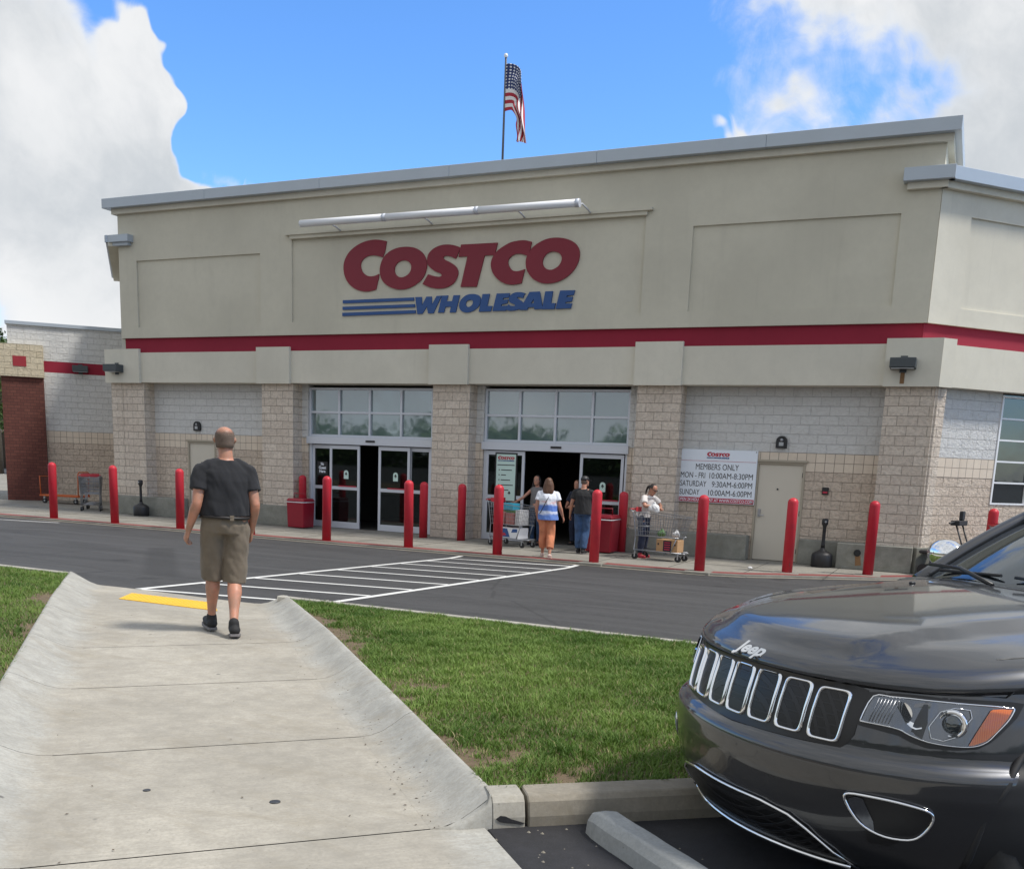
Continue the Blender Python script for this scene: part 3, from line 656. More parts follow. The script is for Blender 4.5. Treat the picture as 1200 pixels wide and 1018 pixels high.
# ================================================================== the warehouse
WTH = .82                                    # the right wing turns off the front by this angle
def wing_mtx(): return Matrix.Translation((-1.25,3.2,0)) @ Matrix.Rotation(WTH, 4, 'Z')
def panel_wall(mb, x0, x1, z0, z1, y, holes, depth, back):
    """flat wall face at y with recessed rectangles; holes: (x0,x1,z0,z1)"""
    xs = sorted({x0,x1,*[h[0] for h in holes],*[h[1] for h in holes]}); zs = sorted({z0,z1,*[h[2] for h in holes],*[h[3] for h in holes]})
    for a, b in zip(xs[:-1], xs[1:]):
        for c, d in zip(zs[:-1], zs[1:]):
            if any(h[0] <= a and b <= h[1] and h[2] <= c and d <= h[3] for h in holes): continue
            mb.box(a, b, y, y+depth, c, d)
    mb.box(x0, x1, y+depth, back, z0, z1)
def storefront(root, x0, x1, doors, ys=3.7):
    """frame, transom panes, header and sliding leaves"""
    zt, zm, zb = 3.79, 3.135, 2.48
    fr = MB(); w = .06
    n = 4; st = (x1-x0)/n
    for i in range(n+1):
        c = min(max(x0+i*st, x0+w/2), x1-w/2); fr.box(c-w/2, c+w/2, ys-.03, ys+.09, zb, zt)
    for i in range(n):
        a = x0+i*st+(w/2 if i else w); b = x0+(i+1)*st-(w/2 if i < n-1 else w)
        for z in (zb, zm-w/2, zt-w): fr.box(a, b, ys-.027, ys+.087, z, z+w)
        pn = MB(); pn.box(a, b, ys+.03, ys+.04, zb+w, zm-w/2); pn.box(a, b, ys+.03, ys+.04, zm+w/2, zt-w)
        pn.build('window_pane', 'pane', root)
    fr.box(x0, x0+.07, ys-.028, ys+.088, 0, 2.28); fr.box(x1-.07, x1, ys-.028, ys+.088, 0, 2.28)
    fr.build('window_frame', 'alu', root, .004, 1)
    hd = MB(); hd.box(x0-.03, x1+.03, ys-.13, ys+.12, 2.28, 2.478); h = hd.build('door_header', 'alu', root, .006, 1)
    sn = MB(); c = (x0+x1)/2+.1; sn.box(c-.14, c+.14, ys-.155, ys-.132, 2.36, 2.41); sn.build('motion_sensor', 'black', h)
    for (a, b, dy, kind) in doors:
        y = ys+dy; d = MB(); s = .075
        d.box(a, a+s, y-.022, y+.022, .01, 2.26); d.box(b-s, b, y-.022, y+.022, .01, 2.26)
        for z, hh in ((.01,.17),(1.06,.09),(2.16,.10)): d.box(a+s, b-s, y-.020, y+.020, z, z+hh)
        door = d.build('sliding_door', 'alu', root, .003, 1)
        g = MB(); g.box(a+s, b-s, y-.004, y+.004, .18, 1.06); g.box(a+s, b-s, y-.004, y+.004, 1.15, 2.16); g.build('door_glass', 'door_glass', door)
        if kind == 'leaf':
            m = (a+b)/2+.05; pr = MB()
            out = [(.0,.0),(.15,.0),(.15,.16)]+[(.075+.075*math.cos(t), .16+.075*math.sin(t)) for t in [i*math.pi/8 for i in range(1,8)]]+[(0,.16)]
            v, f = fill2d([out], .003); pr.add([(m-.075+p[0], y-.012-p[2], 1.36+p[1]) for p in v], [q[::-1] for q in f])
            k = pr.build('sticker', 'mint', door)
            ar = MB(); v, f = fill2d([[(0,.03),(.035,.03),(.035,0),(.055,0),(.055,.03),(.09,.03),(.045,.10)]], .002); ar.add([(m-.045+p[0], y-.0155-p[2], 1.45+p[1]) for p in v], f); ar.build('arrow', 'print_black', k)
            rb = MB(); rb.box(a+.30, b-.10, y-.034, y-.022, 1.145, 1.175); rb.build('push_label', 'print_red', door)
def build_store():
    root = thing('warehouse_store', 'beige stucco warehouse store with red band, tan block columns and glass entrances', 'building', (0,0,0))
    P = root
    # upper wall of the tall entrance block
    mb = MB(); panel_wall(mb, -23.3, -1.25, 5.12, 8.64, 3.2, [(-22.63,-18.2,5.42,7.25),(-17.15,-7.38,5.45,7.55),(-6.28,-1.97,5.46,7.26)], .045, 16.0)
    mb.build('upper_wall', 'stucco', P)
    mb = MB(); mb.box(-23.27,-1.28,3.275,16,4.70,5.12); mb.build('red_band', 'red_band', P)
    # metal coping and stucco cornice below it
    mb = MB(); mb.box(-23.42,-1.13,3.09,16.1,8.53,8.67); mb.build('cornice', 'stucco_light', P)
    mb = MB()
    for i in range(6):
        a = -23.62+i*3.77; mb.box(a+.002, a+3.768, 2.93, 16.3, 8.67, 8.93)
    mb.build('coping', 'coping', P, .006, 1)
    mb = MB(); mb.box(-17.30,-7.22,3.10,3.2,7.64,7.70); mb.box(-17.18,-7.34,3.14,3.2,7.55,7.64); mb.build('sign_moulding', 'stucco', P)
    # beam over the entrances with a proud block on every column
    mb = MB(); mb.box(-23.7,-.95,3.12,4.4,3.86,4.70); mb.build('beam', 'stucco_light', P)
    px = [(-23.84,-22.5),(-18.24,-17.13),(-12.82,-11.71),(-7.40,-6.28),(-1.97,-.88)]
    for a, b in px:
        mb = MB(); mb.box(a, b, 3.04, 3.12, 3.84, 4.80)
        if b > -1: mb = MB(); mb.box(a, b, 3.04, 3.45, 3.84, 4.80)
        mb.build('beam_block', 'stucco_light', P)
        c = MB(); c.box(a+.06, b+.0 if b < -1 else b, 3.2, 3.7, .0, 3.855); c.build('block_column', 'tan_block', P)
    # recessed walls: white above, smooth course, tan split blocks, concrete plinth
    def bay(x0, x1, door, Y=3.62):
        segs = [(x0,x1)] if not door else [(x0,door[0]),(door[1],x1)]
        mb = MB(); mb.box(x0,x1,Y,Y+.3,2.44,3.86); mb.build('white_wall', 'white_block', P)
        if door: mb = MB(); mb.box(door[0],door[1],Y,Y+.3,2.22,2.44); mb.build('lintel', 'tan_tile', P)
        for a, b in segs:
            mb = MB(); mb.box(a,b,Y-.004,Y+.3,2.03,2.437); mb.build('smooth_course', 'tan_tile', P)
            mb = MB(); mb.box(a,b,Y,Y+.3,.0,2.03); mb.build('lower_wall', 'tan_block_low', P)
        if door:
            a, b = door; f = MB(); f.box(a,a+.05,Y-.02,Y+.2,0,2.22); f.box(b-.05,b,Y-.02,Y+.2,0,2.22); f.box(a-.04,b+.04,Y-.05,Y+.2,2.22,2.27); f.box(a+.05,b-.05,Y-.02,Y+.2,2.17,2.22)
            dr = MB(); dr.box(a+.052,b-.052,Y+.02,Y+.07,.012,2.168); d = dr.build('steel_door', 'steel_door', P, .003, 1)
            f.build('door_frame', 'door_frame', d, .004, 1)
            h = MB(); h.box(a+.10,a+.16,Y+.0,Y+.018,.98,1.16); h.cyl((a+.13,Y+.01,1.02),(a+.13,Y-.05,1.02),.012); h.cyl((a+.13,Y-.05,1.02),(a+.25,Y-.055,1.02),.011); h.cyl((a+.13,Y-.02,1.12),(a+.13,Y+.01,1.12),.028,n=14); h.build('handle', 'steel', d)
            for z in (.25,1.1,1.95): hg = MB(); hg.cyl((b-.055,Y+.012,z-.055),(b-.055,Y+.012,z+.055),.012); hg.build('hinge', 'dark_metal', d)
            k = MB(); k.cyl((a+.5,Y+.019,1.62),(a+.5,Y+.006,1.62),.022,n=12); k.build('peephole', 'dark_metal', d)
    bay(-22.5,-18.18,(-21.25,-20.2)); bay(-6.28,-1.91,(-4.53,-3.45)); bay(-17.13,-16.93,None); bay(-13.0,-12.76,None); bay(-11.71,-11.5,None); bay(-7.63,-7.34,None)
    # plinths
    for a, b, y in ((-23.9,-21.28,3.06),(-20.18,-17.02,3.12),(-6.36,-4.56,3.25),(-3.42,-2.56,3.35),(-2.55,-1.02,3.02),(-7.5,-6.4,3.05)):
        mb = MB(); mb.box(a,b,y,3.61,0,.55); mb.build('plinth', 'base_conc', P, .012, 1)
    mb = MB(); v, f = text2d('', 1); 
    pipe = MB(); pipe.tube([(-2.12,3.05,.36),(-2.12,3.0,.36)], .075, 14); pipe.tube([(-2.12,3.012,.36),(-2.12,2.995,.36)], .055, 14); pipe.build('drain_pipe', 'rubber', P)
    st = MB(); st.add([(-2.16,3.017,.30),(-2.05,3.017,.30),(-2.02,3.017,.10),(-2.14,3.017,.08)], [(3,2,1,0)]); st.build('rust_stain', 'rust', P)
    storefront(P, -16.93, -13.0, [(-16.86,-16.2,.05,'side'),(-16.24,-15.26,-.02,'leaf'),(-14.66,-13.68,-.02,'leaf'),(-13.74,-13.07,.05,'side')])
    storefront(P, -11.5, -7.63, [(-11.43,-10.34,-.02,'post'),(-8.85,-7.72,-.02,'leaf')])
    # vestibule behind the glass
    mb = MB()
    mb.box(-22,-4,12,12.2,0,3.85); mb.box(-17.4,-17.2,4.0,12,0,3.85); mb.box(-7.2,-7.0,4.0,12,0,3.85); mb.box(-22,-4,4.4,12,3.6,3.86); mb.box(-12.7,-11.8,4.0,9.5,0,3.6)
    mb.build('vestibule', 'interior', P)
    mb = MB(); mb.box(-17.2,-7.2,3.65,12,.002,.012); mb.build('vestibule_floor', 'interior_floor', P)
    mb = MB(); mb.box(-22.4,-3,7.0,7.2,.0,.01)
    # ------------- right wing, turned away from the street
    wm = wing_mtx()
    mb = MB(wm); panel_wall(mb, .02, 16, 5.12, 7.80, 0.0, [(.86,6.2,5.46,7.24),(7.4,13.0,5.46,7.24)], .045, .5); mb.build('wing_upper_wall', 'stucco_light', P)
    mb = MB(wm); mb.box(.0,16,.075,.5,4.70,5.12); mb.build('wing_red_band', 'red_band', P)
    mb = MB(wm); mb.box(-.04,16,-.12,.5,7.68,7.81); mb.build('wing_cornice', 'stucco_light', P)
    mb = MB(wm); mb.box(-.02,16,-.26,.5,7.81,8.06); mb.build('wing_coping', 'coping', P, .006, 1)
    mb = MB(); mb.box(-1.98,-1.02,2.95,3.2,7.81,8.06); mb.build('corner_coping', 'coping', P, .006, 1)
    mb = MB(); mb.box(-1.90,-1.14,3.08,3.2,7.68,7.81); mb.build('corner_cornice', 'stucco_light', P)
    mb = MB(wm); mb.box(.22,16,-.26,.6,3.86,4.70); mb.build('wing_beam', 'stucco_light', P)
    mb = MB(wm); mb.box(.17,.52,-.345,-.26,3.84,4.80); mb.build('wing_beam_block', 'stucco_light', P)
    mb = MB(wm); mb.box(.20,.50,-.24,.0,0,3.855); mb.build('wing_column', 'tan_block', P)
    wy = .02
    mb = MB(wm); mb.box(.50,2.36,wy,wy+.3,2.44,3.86); mb.build('wing_white_wall', 'white_block', P)
    mb = MB(wm); mb.box(.50,2.36,wy-.004,wy+.3,2.03,2.437); mb.build('wing_smooth_course', 'tan_tile', P)
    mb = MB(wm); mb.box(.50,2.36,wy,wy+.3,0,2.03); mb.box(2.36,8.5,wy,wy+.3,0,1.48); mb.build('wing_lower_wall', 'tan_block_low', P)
    mb = MB(wm); mb.box(.14,8.0,-.30 if 0 else -.28,wy-.005,0,.55); mb.build('wing_plinth', 'base_conc', P, .012, 1)
    fr = MB(wm); pn = MB(wm)
    for i in range(7):
        x = 2.36+i*1.02; fr.box(x, x+.045, .0, .10, 1.48, 3.82)
    for j in range(6):
        z = 1.48+j*.457
        for i in range(6): fr.box(2.405+i*1.02, 3.38+i*1.02, .004, .096, z, z+.036)
    pn.box(2.38,8.5,.05,.06,1.5,3.85); w = fr.build('wing_window_frame', 'white_plastic', P); pn.build('wing_window_pane', 'pane_dark', P)
    mb = MB(wm); mb.box(8.52,16,wy,wy+.3,0,3.86); mb.box(1.9,16,.5,14,0,7.6); mb.build('wing_body', 'white_block', P)
    # ------------- left return and the lower wall that comes forward
    lm = Matrix.Translation((-23.3,3.2,0)) @ Matrix.Rotation(R(135), 4, 'Z')
    mb = MB(lm); mb.box(.0,6.6,-.5,-.0,4.70,7.7); mb.build('return_wall', 'stucco', P)
    mb = MB(lm); mb.box(-.04,6.6,-.1,.28,7.66,7.76); mb.build('return_cornice', 'stucco', P)
    mb = MB(lm); mb.box(-.03,6.6,-.1,.34,7.76,7.95); mb.build('return_coping', 'coping', P)
    mb = MB(); mb.box(-23.6,-22.72,2.98,3.2,7.76,7.95); mb.box(-23.5,-22.8,3.06,3.2,7.67,7.76); mb.build('return_corner_coping', 'coping', P)
    mb = MB(lm); mb.box(.0,6.6,-.6,.02,0,4.70); mb.build('return_lower_wall', 'tan_block', P)
    # face along (1,1): local x runs from its near end to the return
    fm = Matrix.Translation((-30.55,5.42,0)) @ Matrix.Rotation(R(44.5), 4, 'Z'); L = 3.9
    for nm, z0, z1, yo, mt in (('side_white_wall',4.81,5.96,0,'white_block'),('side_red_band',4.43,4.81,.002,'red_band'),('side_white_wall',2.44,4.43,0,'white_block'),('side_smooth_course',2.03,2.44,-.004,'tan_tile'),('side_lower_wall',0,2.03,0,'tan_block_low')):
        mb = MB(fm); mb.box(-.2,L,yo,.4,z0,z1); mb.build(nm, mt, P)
    mb = MB(fm); mb.box(-.25,L,-.06,.46,5.96,6.08); mb.build('side_coping', 'coping', P, .005, 1)
    mb = MB(fm); mb.box(-.2,L,.41,5,0,5.9); mb.build('side_body', 'white_block', P)
    # tiled pier at its end
    pm = Matrix.Translation((-29.80,5.92,0)) @ Matrix.Rotation(R(44.5), 4, 'Z')
    mb = MB(pm); mb.box(-1.32,0,-.06,.9,0,4.22); mb.build('tiled_pier', 'maroon_tile', P)
    mb = MB(pm); mb.box(-1.46,.02,-.14,1.0,4.22,5.30); mb.build('pier_head', 'cream_block', P)
    mb = MB(pm); mb.box(-.92,-.50,-.152,-.14,4.56,4.90); mb.build('pier_tile', 'red_tile', P)
    return root
STORE = build_store()

# ---- wall sign
def logo_mb(kind, depth, step=0.0, k=1.0, ox=0.0, oz=0.0, mi=None):
    mb = MB(); i = 0
    for n, sm, p, h in LOGO:
        if (n == 'w') != (kind == 'w') or (n == 'bar') != (kind == 'bar'): continue
        o = smooth_poly(p, sm if sm == 'all' else tuple(sm)); polys = [o]
        if h: polys.append(smooth_poly(h, () if len(h) > 4 else 'all'))
        polys = [[((x-ox)*k, (z-oz)*k) for x, z in q] for q in polys]
        v, f = fill2d(polys, depth+i*step); mb.add([XZ @ Vector(q) for q in v], f); i += 1
    return mb
def build_sign():
    s = thing('store_sign', 'large red and blue store name lettering on the beige wall over the entrances', 'sign', (-12.25,3.24,6.5))
    for kind, nm, mt in (('CO','name_lettering','sign_red'),('bar','stripes','sign_blue'),('w','word_lettering','sign_blue')):
        mb = logo_mb(kind if kind != 'CO' else 'red', .05, .005, 1, -12.25, 6.5); mb.build(nm, mt, s)
build_sign()
def build_light_bar():
    t = thing('sign_light_bar', 'long white tube lamp on brackets above the wall lettering', 'light', (-12.5,3.2,7.8))
    x0, x1, y, z = -16.3, -8.72, 2.42, 7.72
    t.location = (0,0,0)
    for i in range(3):
        a = x0+(x1-x0)*i/3; b = x0+(x1-x0)*(i+1)/3
        mb = MB(); mb.tube([(a+.02,y,z),(b-.02,y,z)], .085, 14); mb.build('lamp_tube', 'white_plastic', t)
        j = MB(); j.tube([(b-.06,y,z),(b+.03,y,z)], .092, 14); j.build('collar', 'alu', t)
    for x in (-15.6,-12.9,-10.4,-8.75):
        mb = MB(); mb.tube([(x,y+.05,z-.02),(x+.02,y+.25,z+.04),(x+.05,y+.55,z-.02),(x+.06,3.1,z-.06)], .02, 8); mb.build('bracket', 'alu', t)
build_light_bar()
def build_hours_sign():
    X0, X1, Z0, Z1, Y = -6.33, -4.52, 1.24, 2.45, 3.20
    t = thing('hours_sign', 'white notice board with opening hours beside the right steel door', 'sign', (-5.42,3.3,1.85)); t.location = (0,3.62-.045,0)
    mb = MB(); mb.box(X0,X1,-.02,.02,Z0,Z1); mb.build('board', 'board', t, .003, 1)
    yy = -.022
    def put(body, x, z, size, w, al='LEFT', m='print_black', bold=.0, nm='lettering', shear=0):
        v, f = text2d(body, size, bold, shear, .002, al, w); mb = MB(); mb.add([(x+p[0], yy-p[2], z+p[1]) for p in v], f); mb.build(nm, m, t)
    put('MEMBERS ONLY', (X0+X1)/2, 1.995, .19, 1.00, 'CENTER')
    W2 = X1-.07
    for z, a, wa, b, wb in ((1.80,'MON - FRI',.58,'10:00AM-8:30PM',1.00),(1.605,'SATURDAY',.62,'9:30AM-6:00PM',.93),(1.41,'SUNDAY',.47,'10:00AM-6:00PM',1.00)):
        put(a, X0+.06, z, .185, wa); put(b, W2-wb, z, .185, wb)
    mb = MB(); mb.box(X0+.01,X1-.01,-.0235,-.021,Z0+.012,Z0+.115); mb.build('red_strip', 'print_red', t)
    yy = -.0245; put('OPEN 24 HOURS A DAY AT WWW.COSTCO.COM', (X0+X1)/2, Z0+.03, .095, 1.74, 'CENTER', 'board', .0012)
    mb = MB(); mb.box(X0+.02,X1-.02,-.0235,-.021,2.19,2.197); mb.build('red_rule', 'print_red', t)
    k = .52/6.5
    for kind, nm, mt in (('red','name_lettering','print_red'),('bar','stripes','sign_blue'),('w','word_lettering','sign_blue')):
        mb = logo_mb(kind, .002, .0006, k, -12.25, 6.5); mb.build(nm, mt, t, loc=(-5.42,-.0225,2.325))
    mb = MB()
    for x in (X0+.03,X1-.03):
        for z in (Z0+.03,Z1-.03): mb.tube([(x,-.018,z),(x,-.028,z)], .012, 8)
    mb.build('bolts', 'dark_metal', t)
build_hours_sign()
def build_poster():
    t = thing('door_poster', 'pale green notice with bullet lines on the left glass leaf of the main entrance', 'poster', (0,3.66,0))
    X0, X1, Z0, Z1 = -11.12, -10.58, 1.02, 2.18
    mb = MB(); mb.box(X0-.04,X1+.04,-.006,.004,Z0-.04,Z1+.04); mb.build('backing', 'black', t)
    mb = MB(); mb.box(X0,X1,-.010,-.004,Z0,Z1); mb.build('sheet', 'mint', t)
    k = .46/6.5
    for kind, nm, mt in (('red','name_lettering','print_red'),('bar','stripes','sign_blue'),('w','word_lettering','sign_blue')):
        mb = logo_mb(kind, .002, .0005, k, -12.25, 6.5); mb.build(nm, mt, t, loc=((X0+X1)/2,-.0115,2.07))
    v, f = text2d('Please have your card ready', .06, 0, 0, .002, 'CENTER', .48); 
    mb = MB(); r = random.Random(3)
    z = 1.90
    for wds in ((.48,),(.30,),(.14,),(.26,),(.34,),(.22,)):    # illegible printed lines
        w = wds[0]; mb.box(X0+.03 if w > .4 else X0+.14, (X0+.03 if w > .4 else X0+.14)+w, -.0125, -.0105, z, z+.022)
        if w < .4: mb.box(X0+.07, X0+.10, -.0125, -.0105, z, z+.025)
        z -= .125
    ar = [(0,.03),(.035,.03),(.035,0),(.055,0),(.055,.03),(.09,.03),(.045,.10)]
    vv, ff = fill2d([[(x,y) for x,y in ar]], .002); mb.add([(X0+.34+p[0],-.0125-p[2],1.17+p[1]) for p in vv], ff)
    mb.build('printed_lines', 'print_black', t)
    t2 = thing('service_sign', 'small black sign with white lettering inside the left entrance', 'sign', (0,3.745,0))
    mb = MB(); mb.box(-16.70,-16.36,-.016,-.006,1.45,1.80); mb.build('board', 'black', t2)
    mb = MB()
    for s_, z in (('No',1.69),('Guns',1.60),('Permitted',1.51)):
        pass
    for s_, z, w in (('No',1.70,.10),('Guest',1.60,.24),('Here',1.50,.20)):
        v, f = text2d(s_, .11, .004, 0, .002, 'CENTER', w); mb.add([(-16.53+p[0], -.018-p[2], z+p[1]) for p in v], f)
    mb.build('lettering', 'board', t2)
build_poster()
def fixture(name, loc, rz, label, grp):
    t = thing(name, label, 'wall lamp', loc, rz, grp)
    mb = MB(); s = [(-.28,0),(.28,0),(.28,-.02)]
    mb.add([(-.3,0,-.13),(.3,0,-.13),(.3,0,.13),(-.3,0,.13),(-.3,-.36,-.10),(.3,-.36,-.10),(.3,-.36,.13),(-.3,-.36,.13)], [(0,3,2,1),(4,5,6,7),(0,1,5,4),(1,2,6,5),(2,3,7,6),(3,0,4,7)])
    mb.build('housing', 'grey_fix', t, .01, 2)
    mb = MB(); mb.box(-.26,.26,-.33,-.05,-.126,-.115); mb.build('lens', 'steel', t)
    mb = MB(); mb.box(-.08,.08,-.02,.0,-.2,.2); mb.build('back_plate', 'grey_fix', t); t.scale = (.84,.84,.84)
    return t
GL = 'boxy wall lamps on the facade'
f1 = fixture('wall_lamp', (-1.60,3.03,4.28), 0, 'dark box lamp on the beam block at the right corner of the building', GL)
st = MB(); st.box(-.05,.05,.004,.008,-.46,-.14); st.build('rust_stain', 'rust', f1)
fixture('wall_lamp', (-23.35,3.03,4.24), 0, 'dark box lamp on the beam block at the left corner of the building', GL)
fixture('wall_lamp', (-29.05,6.86,4.60), R(44.5), 'dark box lamp on the red stripe of the low side wall at the left', GL)
def strobe(x, label):
    t = thing('alarm_strobe', label, 'alarm', (x,3.615,2.66), 0, 'small black alarm fixtures')
    mb = MB(); o = [(-.12,-.13),(.12,-.13),(.12,.03)]+[(.12*math.cos(a),.03+.11*math.sin(a)) for a in [i*math.pi/8 for i in range(1,8)]]+[(-.12,.03)]
    v, f = fill2d([o], .07); mb.add([(p[0],-.035-p[2],p[1]) for p in v], f); mb.build('housing', 'black', t, .008, 2)
    mb = MB(); mb.box(-.05,.05,-.085,-.07,-.08,.0); mb.lathe([(.04,0),(.03,.02),(0,.03)], (0,0,0), 12, mtx=Matrix.Translation((0,-.07,.05)) @ Matrix.Rotation(R(90),4,'X')); mb.build('lens', 'steel', t)
strobe(-20.85, 'black domed alarm light above the left steel door'); strobe(-4.02, 'black domed alarm light above the right steel door')
cr = thing('card_reader', 'small dark red call box on the wall right of the steel door', 'call box', (-2.98,3.61,1.63))
mb = MB(); mb.box(-.07,.07,-.05,0,-.08,.08); mb.build('housing', 'black', cr, .006, 1)
mb = MB(); mb.box(-.05,.05,-.056,-.05,-.05,-.01); mb.build('button_plate', 'print_red', cr)
# ---- flag
def build_flag():
    t = thing('flag_pole', 'thin dark flagpole standing on the roof', 'flagpole', (-12.38,6,8.6))
    mb = MB(); mb.tube([(0,0,0),(0,0,3.76)], [.035,.025], 10); mb.build('pole', 'pole', t)
    mb = MB(); mb.lathe([(.0,-.06),(.05,-.03),(.055,.0),(.04,.04),(0,.06)], (0,0,3.80), 12); mb.build('finial', 'white_plastic', t)
    # limp flag: hoist 1.15 m, fly folded downward. (u along fly, v down the hoist)
    H, Fl = 1.15, 2.75; nu, nv = 60, 40; P = []
    for j in range(nv+1):
        v = j/nv; row = []
        for i in range(nu+1):
            u = i/nu
            # each thread leaves the pole and falls; upper threads fall across the lower ones
            s = u*Fl
            out = .50*(1-math.exp(-s/.38))*(1-.40*v)+.10*u+.05*math.sin(3.0*s+v*2.5)*u
            drop = s-.55*(1-math.exp(-s/.55)); drop *= (.80-.30*v)+.0
            x = out; z = -v*H*(1-.42*u)-drop*1.12
            y = .07*math.sin(9*v+4.5*s)*min(1,u*4)+.05*math.sin(15*v-2*s)*min(1,u*3)
            row.append((x, y, z))
        P.append(row)
    mb = MB(); mb.grid(P, 0, True); me = mb.mesh('flag', False)
    uvl = me.uv_layers.new(name='UVMap'); n = nu+1
    for l in me.loops:
        j, i = divmod(l.vertex_index, n); uvl.data[l.index].uv = (i/nu, 1-j/nv)
    m, tt, p = mat('flag_cloth'); u = tt.new('ShaderNodeSeparateXYZ'); tt.l.new(uv(tt), u.inputs[0])
    st = tt.math('MODULO', tt.math('FLOOR', tt.math('MULTIPLY', u.outputs[1], 13.0)), 2.0)   # 0 = red at both hems
    c = tt.mix(st, (.36,.02,.035), (.70,.68,.66))
    can = tt.math('MULTIPLY', tt.math('LESS_THAN', u.outputs[0], .40), tt.math('GREATER_THAN', u.outputs[1], 6/13))
    vo = tt.new('ShaderNodeTexVoronoi'); tt.set(vo.inputs['Vector'], tt.mapping(uv(tt), (24,15,1))); vo.inputs['Scale'].default_value = 1.0; vo.inputs['Randomness'].default_value = 0.0
    blue = tt.mix(tt.math('LESS_THAN', vo.outputs['Distance'], .27), (.02,.035,.12), (.7,.7,.7))
    tt.set(p.inputs['Base Color'], tt.mix(can, c, blue)); p.inputs['Roughness'].default_value = .8
    o = bpy.data.objects.new('flag', me); COL.objects.link(o); me.materials.append(m); o.location = (-12.36,5.99,12.2)
    sd = o.modifiers.new('solid', 'SOLIDIFY'); sd.thickness = .004
    tag(o, 'limp striped flag with a blue starred corner hanging from the roof pole', 'flag')
build_flag()
# ================================================================== people
def V3(*a): return Vector(a)
def loft(mb, rings, n=20):
    """rings: (centre, rx, ry, axis-x vec, axis-y vec) ellipses joined and capped"""
    vs = []; fs = []
    for (c, rx, ry, ax, ay) in rings:
        for k in range(n):
            t = 2*math.pi*k/n; vs.append(Vector(c)+ax*(rx*math.cos(t))+ay*(ry*math.sin(t)))
    for i in range(len(rings)-1):
        for k in range(n): fs.append((i*n+k, i*n+(k+1)%n, (i+1)*n+(k+1)%n, (i+1)*n+k))
    fs.append(tuple(range(n-1,-1,-1))); fs.append(tuple((len(rings)-1)*n+k for k in range(n)))
    mb.add(vs, fs)
def limb(mb, pts, radii, n=14, flat=1.0, side=Vector((1,0,0)), blunt=False):
    """tapering limb through joints, rounded ends, smoothly interpolated"""
    P = [Vector(p) for p in pts]; Q = []; Rr = []
    for i in range(len(P)-1):
        p0 = P[i-1] if i else P[0]*2-P[1]; p1, p2 = P[i], P[i+1]; p3 = P[i+2] if i+2 < len(P) else P[-1]*2-P[-2]
        for j in range(5):
            t = j/5; Q.append(p1.lerp(p2, t)*.6+.4*(.5*((2*p1)+(-p0+p2)*t+(2*p0-5*p1+4*p2-p3)*t*t+(-p0+3*p1-3*p2+p3)*t**3)))
            Rr.append(radii[i]+(radii[i+1]-radii[i])*t)
    Q.append(P[-1]); Rr.append(radii[-1])
    d0 = (Q[0]-Q[1]).normalized(); d1 = (Q[-1]-Q[-2]).normalized()
    cs = [Q[0]+d0*Rr[0]*k for k in (.95,.7,.35)]+Q+([] if blunt else [Q[-1]+d1*Rr[-1]*k for k in (.35,.7,.95)])
    rs = [Rr[0]*k for k in (.25,.7,.93)]+Rr+([] if blunt else [Rr[-1]*k for k in (.93,.7,.25)])
    rings = []
    for i, c in enumerate(cs):
        d = (cs[min(i+1,len(cs)-1)]-cs[max(i-1,0)]).normalized(); ax = (side-d*side.dot(d)); ax = ax.normalized() if ax.length > .1 else d.orthogonal().normalized(); ay = d.cross(ax)
        rings.append((c, rs[i], rs[i]*flat, ax, ay))
    loft(mb, rings, n)
def ell(mb, c, r, n=14):
    rings = []
    for i in range(1, 12):
        t = math.pi*i/12; rings.append((Vector(c)+Vector((0,0,-r[2]*math.cos(t))), r[0]*math.sin(t), r[1]*math.sin(t), Vector((1,0,0)), Vector((0,1,0))))
    loft(mb, rings, n)
def fuse(mb, name, mats, parent, vox=.010, sm=5, wrinkle=0.0, ws=9.0, seed=0, matfn=None, cut=None):
    """melt overlapping closed shapes into one continuous skin"""
    me = mb.mesh(name, False); o = bpy.data.objects.new(name, me); COL.objects.link(o)
    r = o.modifiers.new('r', 'REMESH'); r.mode = 'VOXEL'; r.voxel_size = vox; r.use_smooth_shade = True
    s = o.modifiers.new('s', 'SMOOTH'); s.factor = .5; s.iterations = sm
    bake(o); me = o.data; me.name = name
    if wrinkle:
        from mathutils import noise
        vs = np.empty(len(me.vertices)*3); me.vertices.foreach_get('co', vs); vs = vs.reshape(-1,3); ns = np.empty_like(vs).ravel(); me.vertices.foreach_get('normal', ns); ns = ns.reshape(-1,3)
        for i in range(len(vs)):
            x, y, z = vs[i]; q = Vector((x*ws+z*ws*.35+seed, y*ws, z*ws*.32))
            w = noise.fractal(q, 1.0, 2.0, 3)+.5*abs(noise.noise(Vector((x*ws*.8+z*ws*.9, y*ws, z*ws*.6+seed))))
            vs[i] += ns[i]*w*wrinkle
        me.vertices.foreach_set('co', vs.ravel())
    if cut:
        bm = bmesh.new(); bm.from_mesh(me)
        for (co, no) in cut:
            g = bm.verts[:]+bm.edges[:]+bm.faces[:]
            rr = bmesh.ops.bisect_plane(bm, geom=g, plane_co=co, plane_no=no, clear_outer=True)
            ed = [e for e in rr['geom_cut'] if isinstance(e, bmesh.types.BMEdge)]
            try: bmesh.ops.holes_fill(bm, edges=ed, sides=0)
            except Exception: pass
        bm.to_mesh(me); bm.free()
    for m in mats: me.materials.append(M[m] if isinstance(m, str) else m)
    for p in me.polygons: p.use_smooth = True
    if matfn:
        for p in me.polygons: p.material_index = matfn(p.center, p.normal)
    o.parent = parent; return o
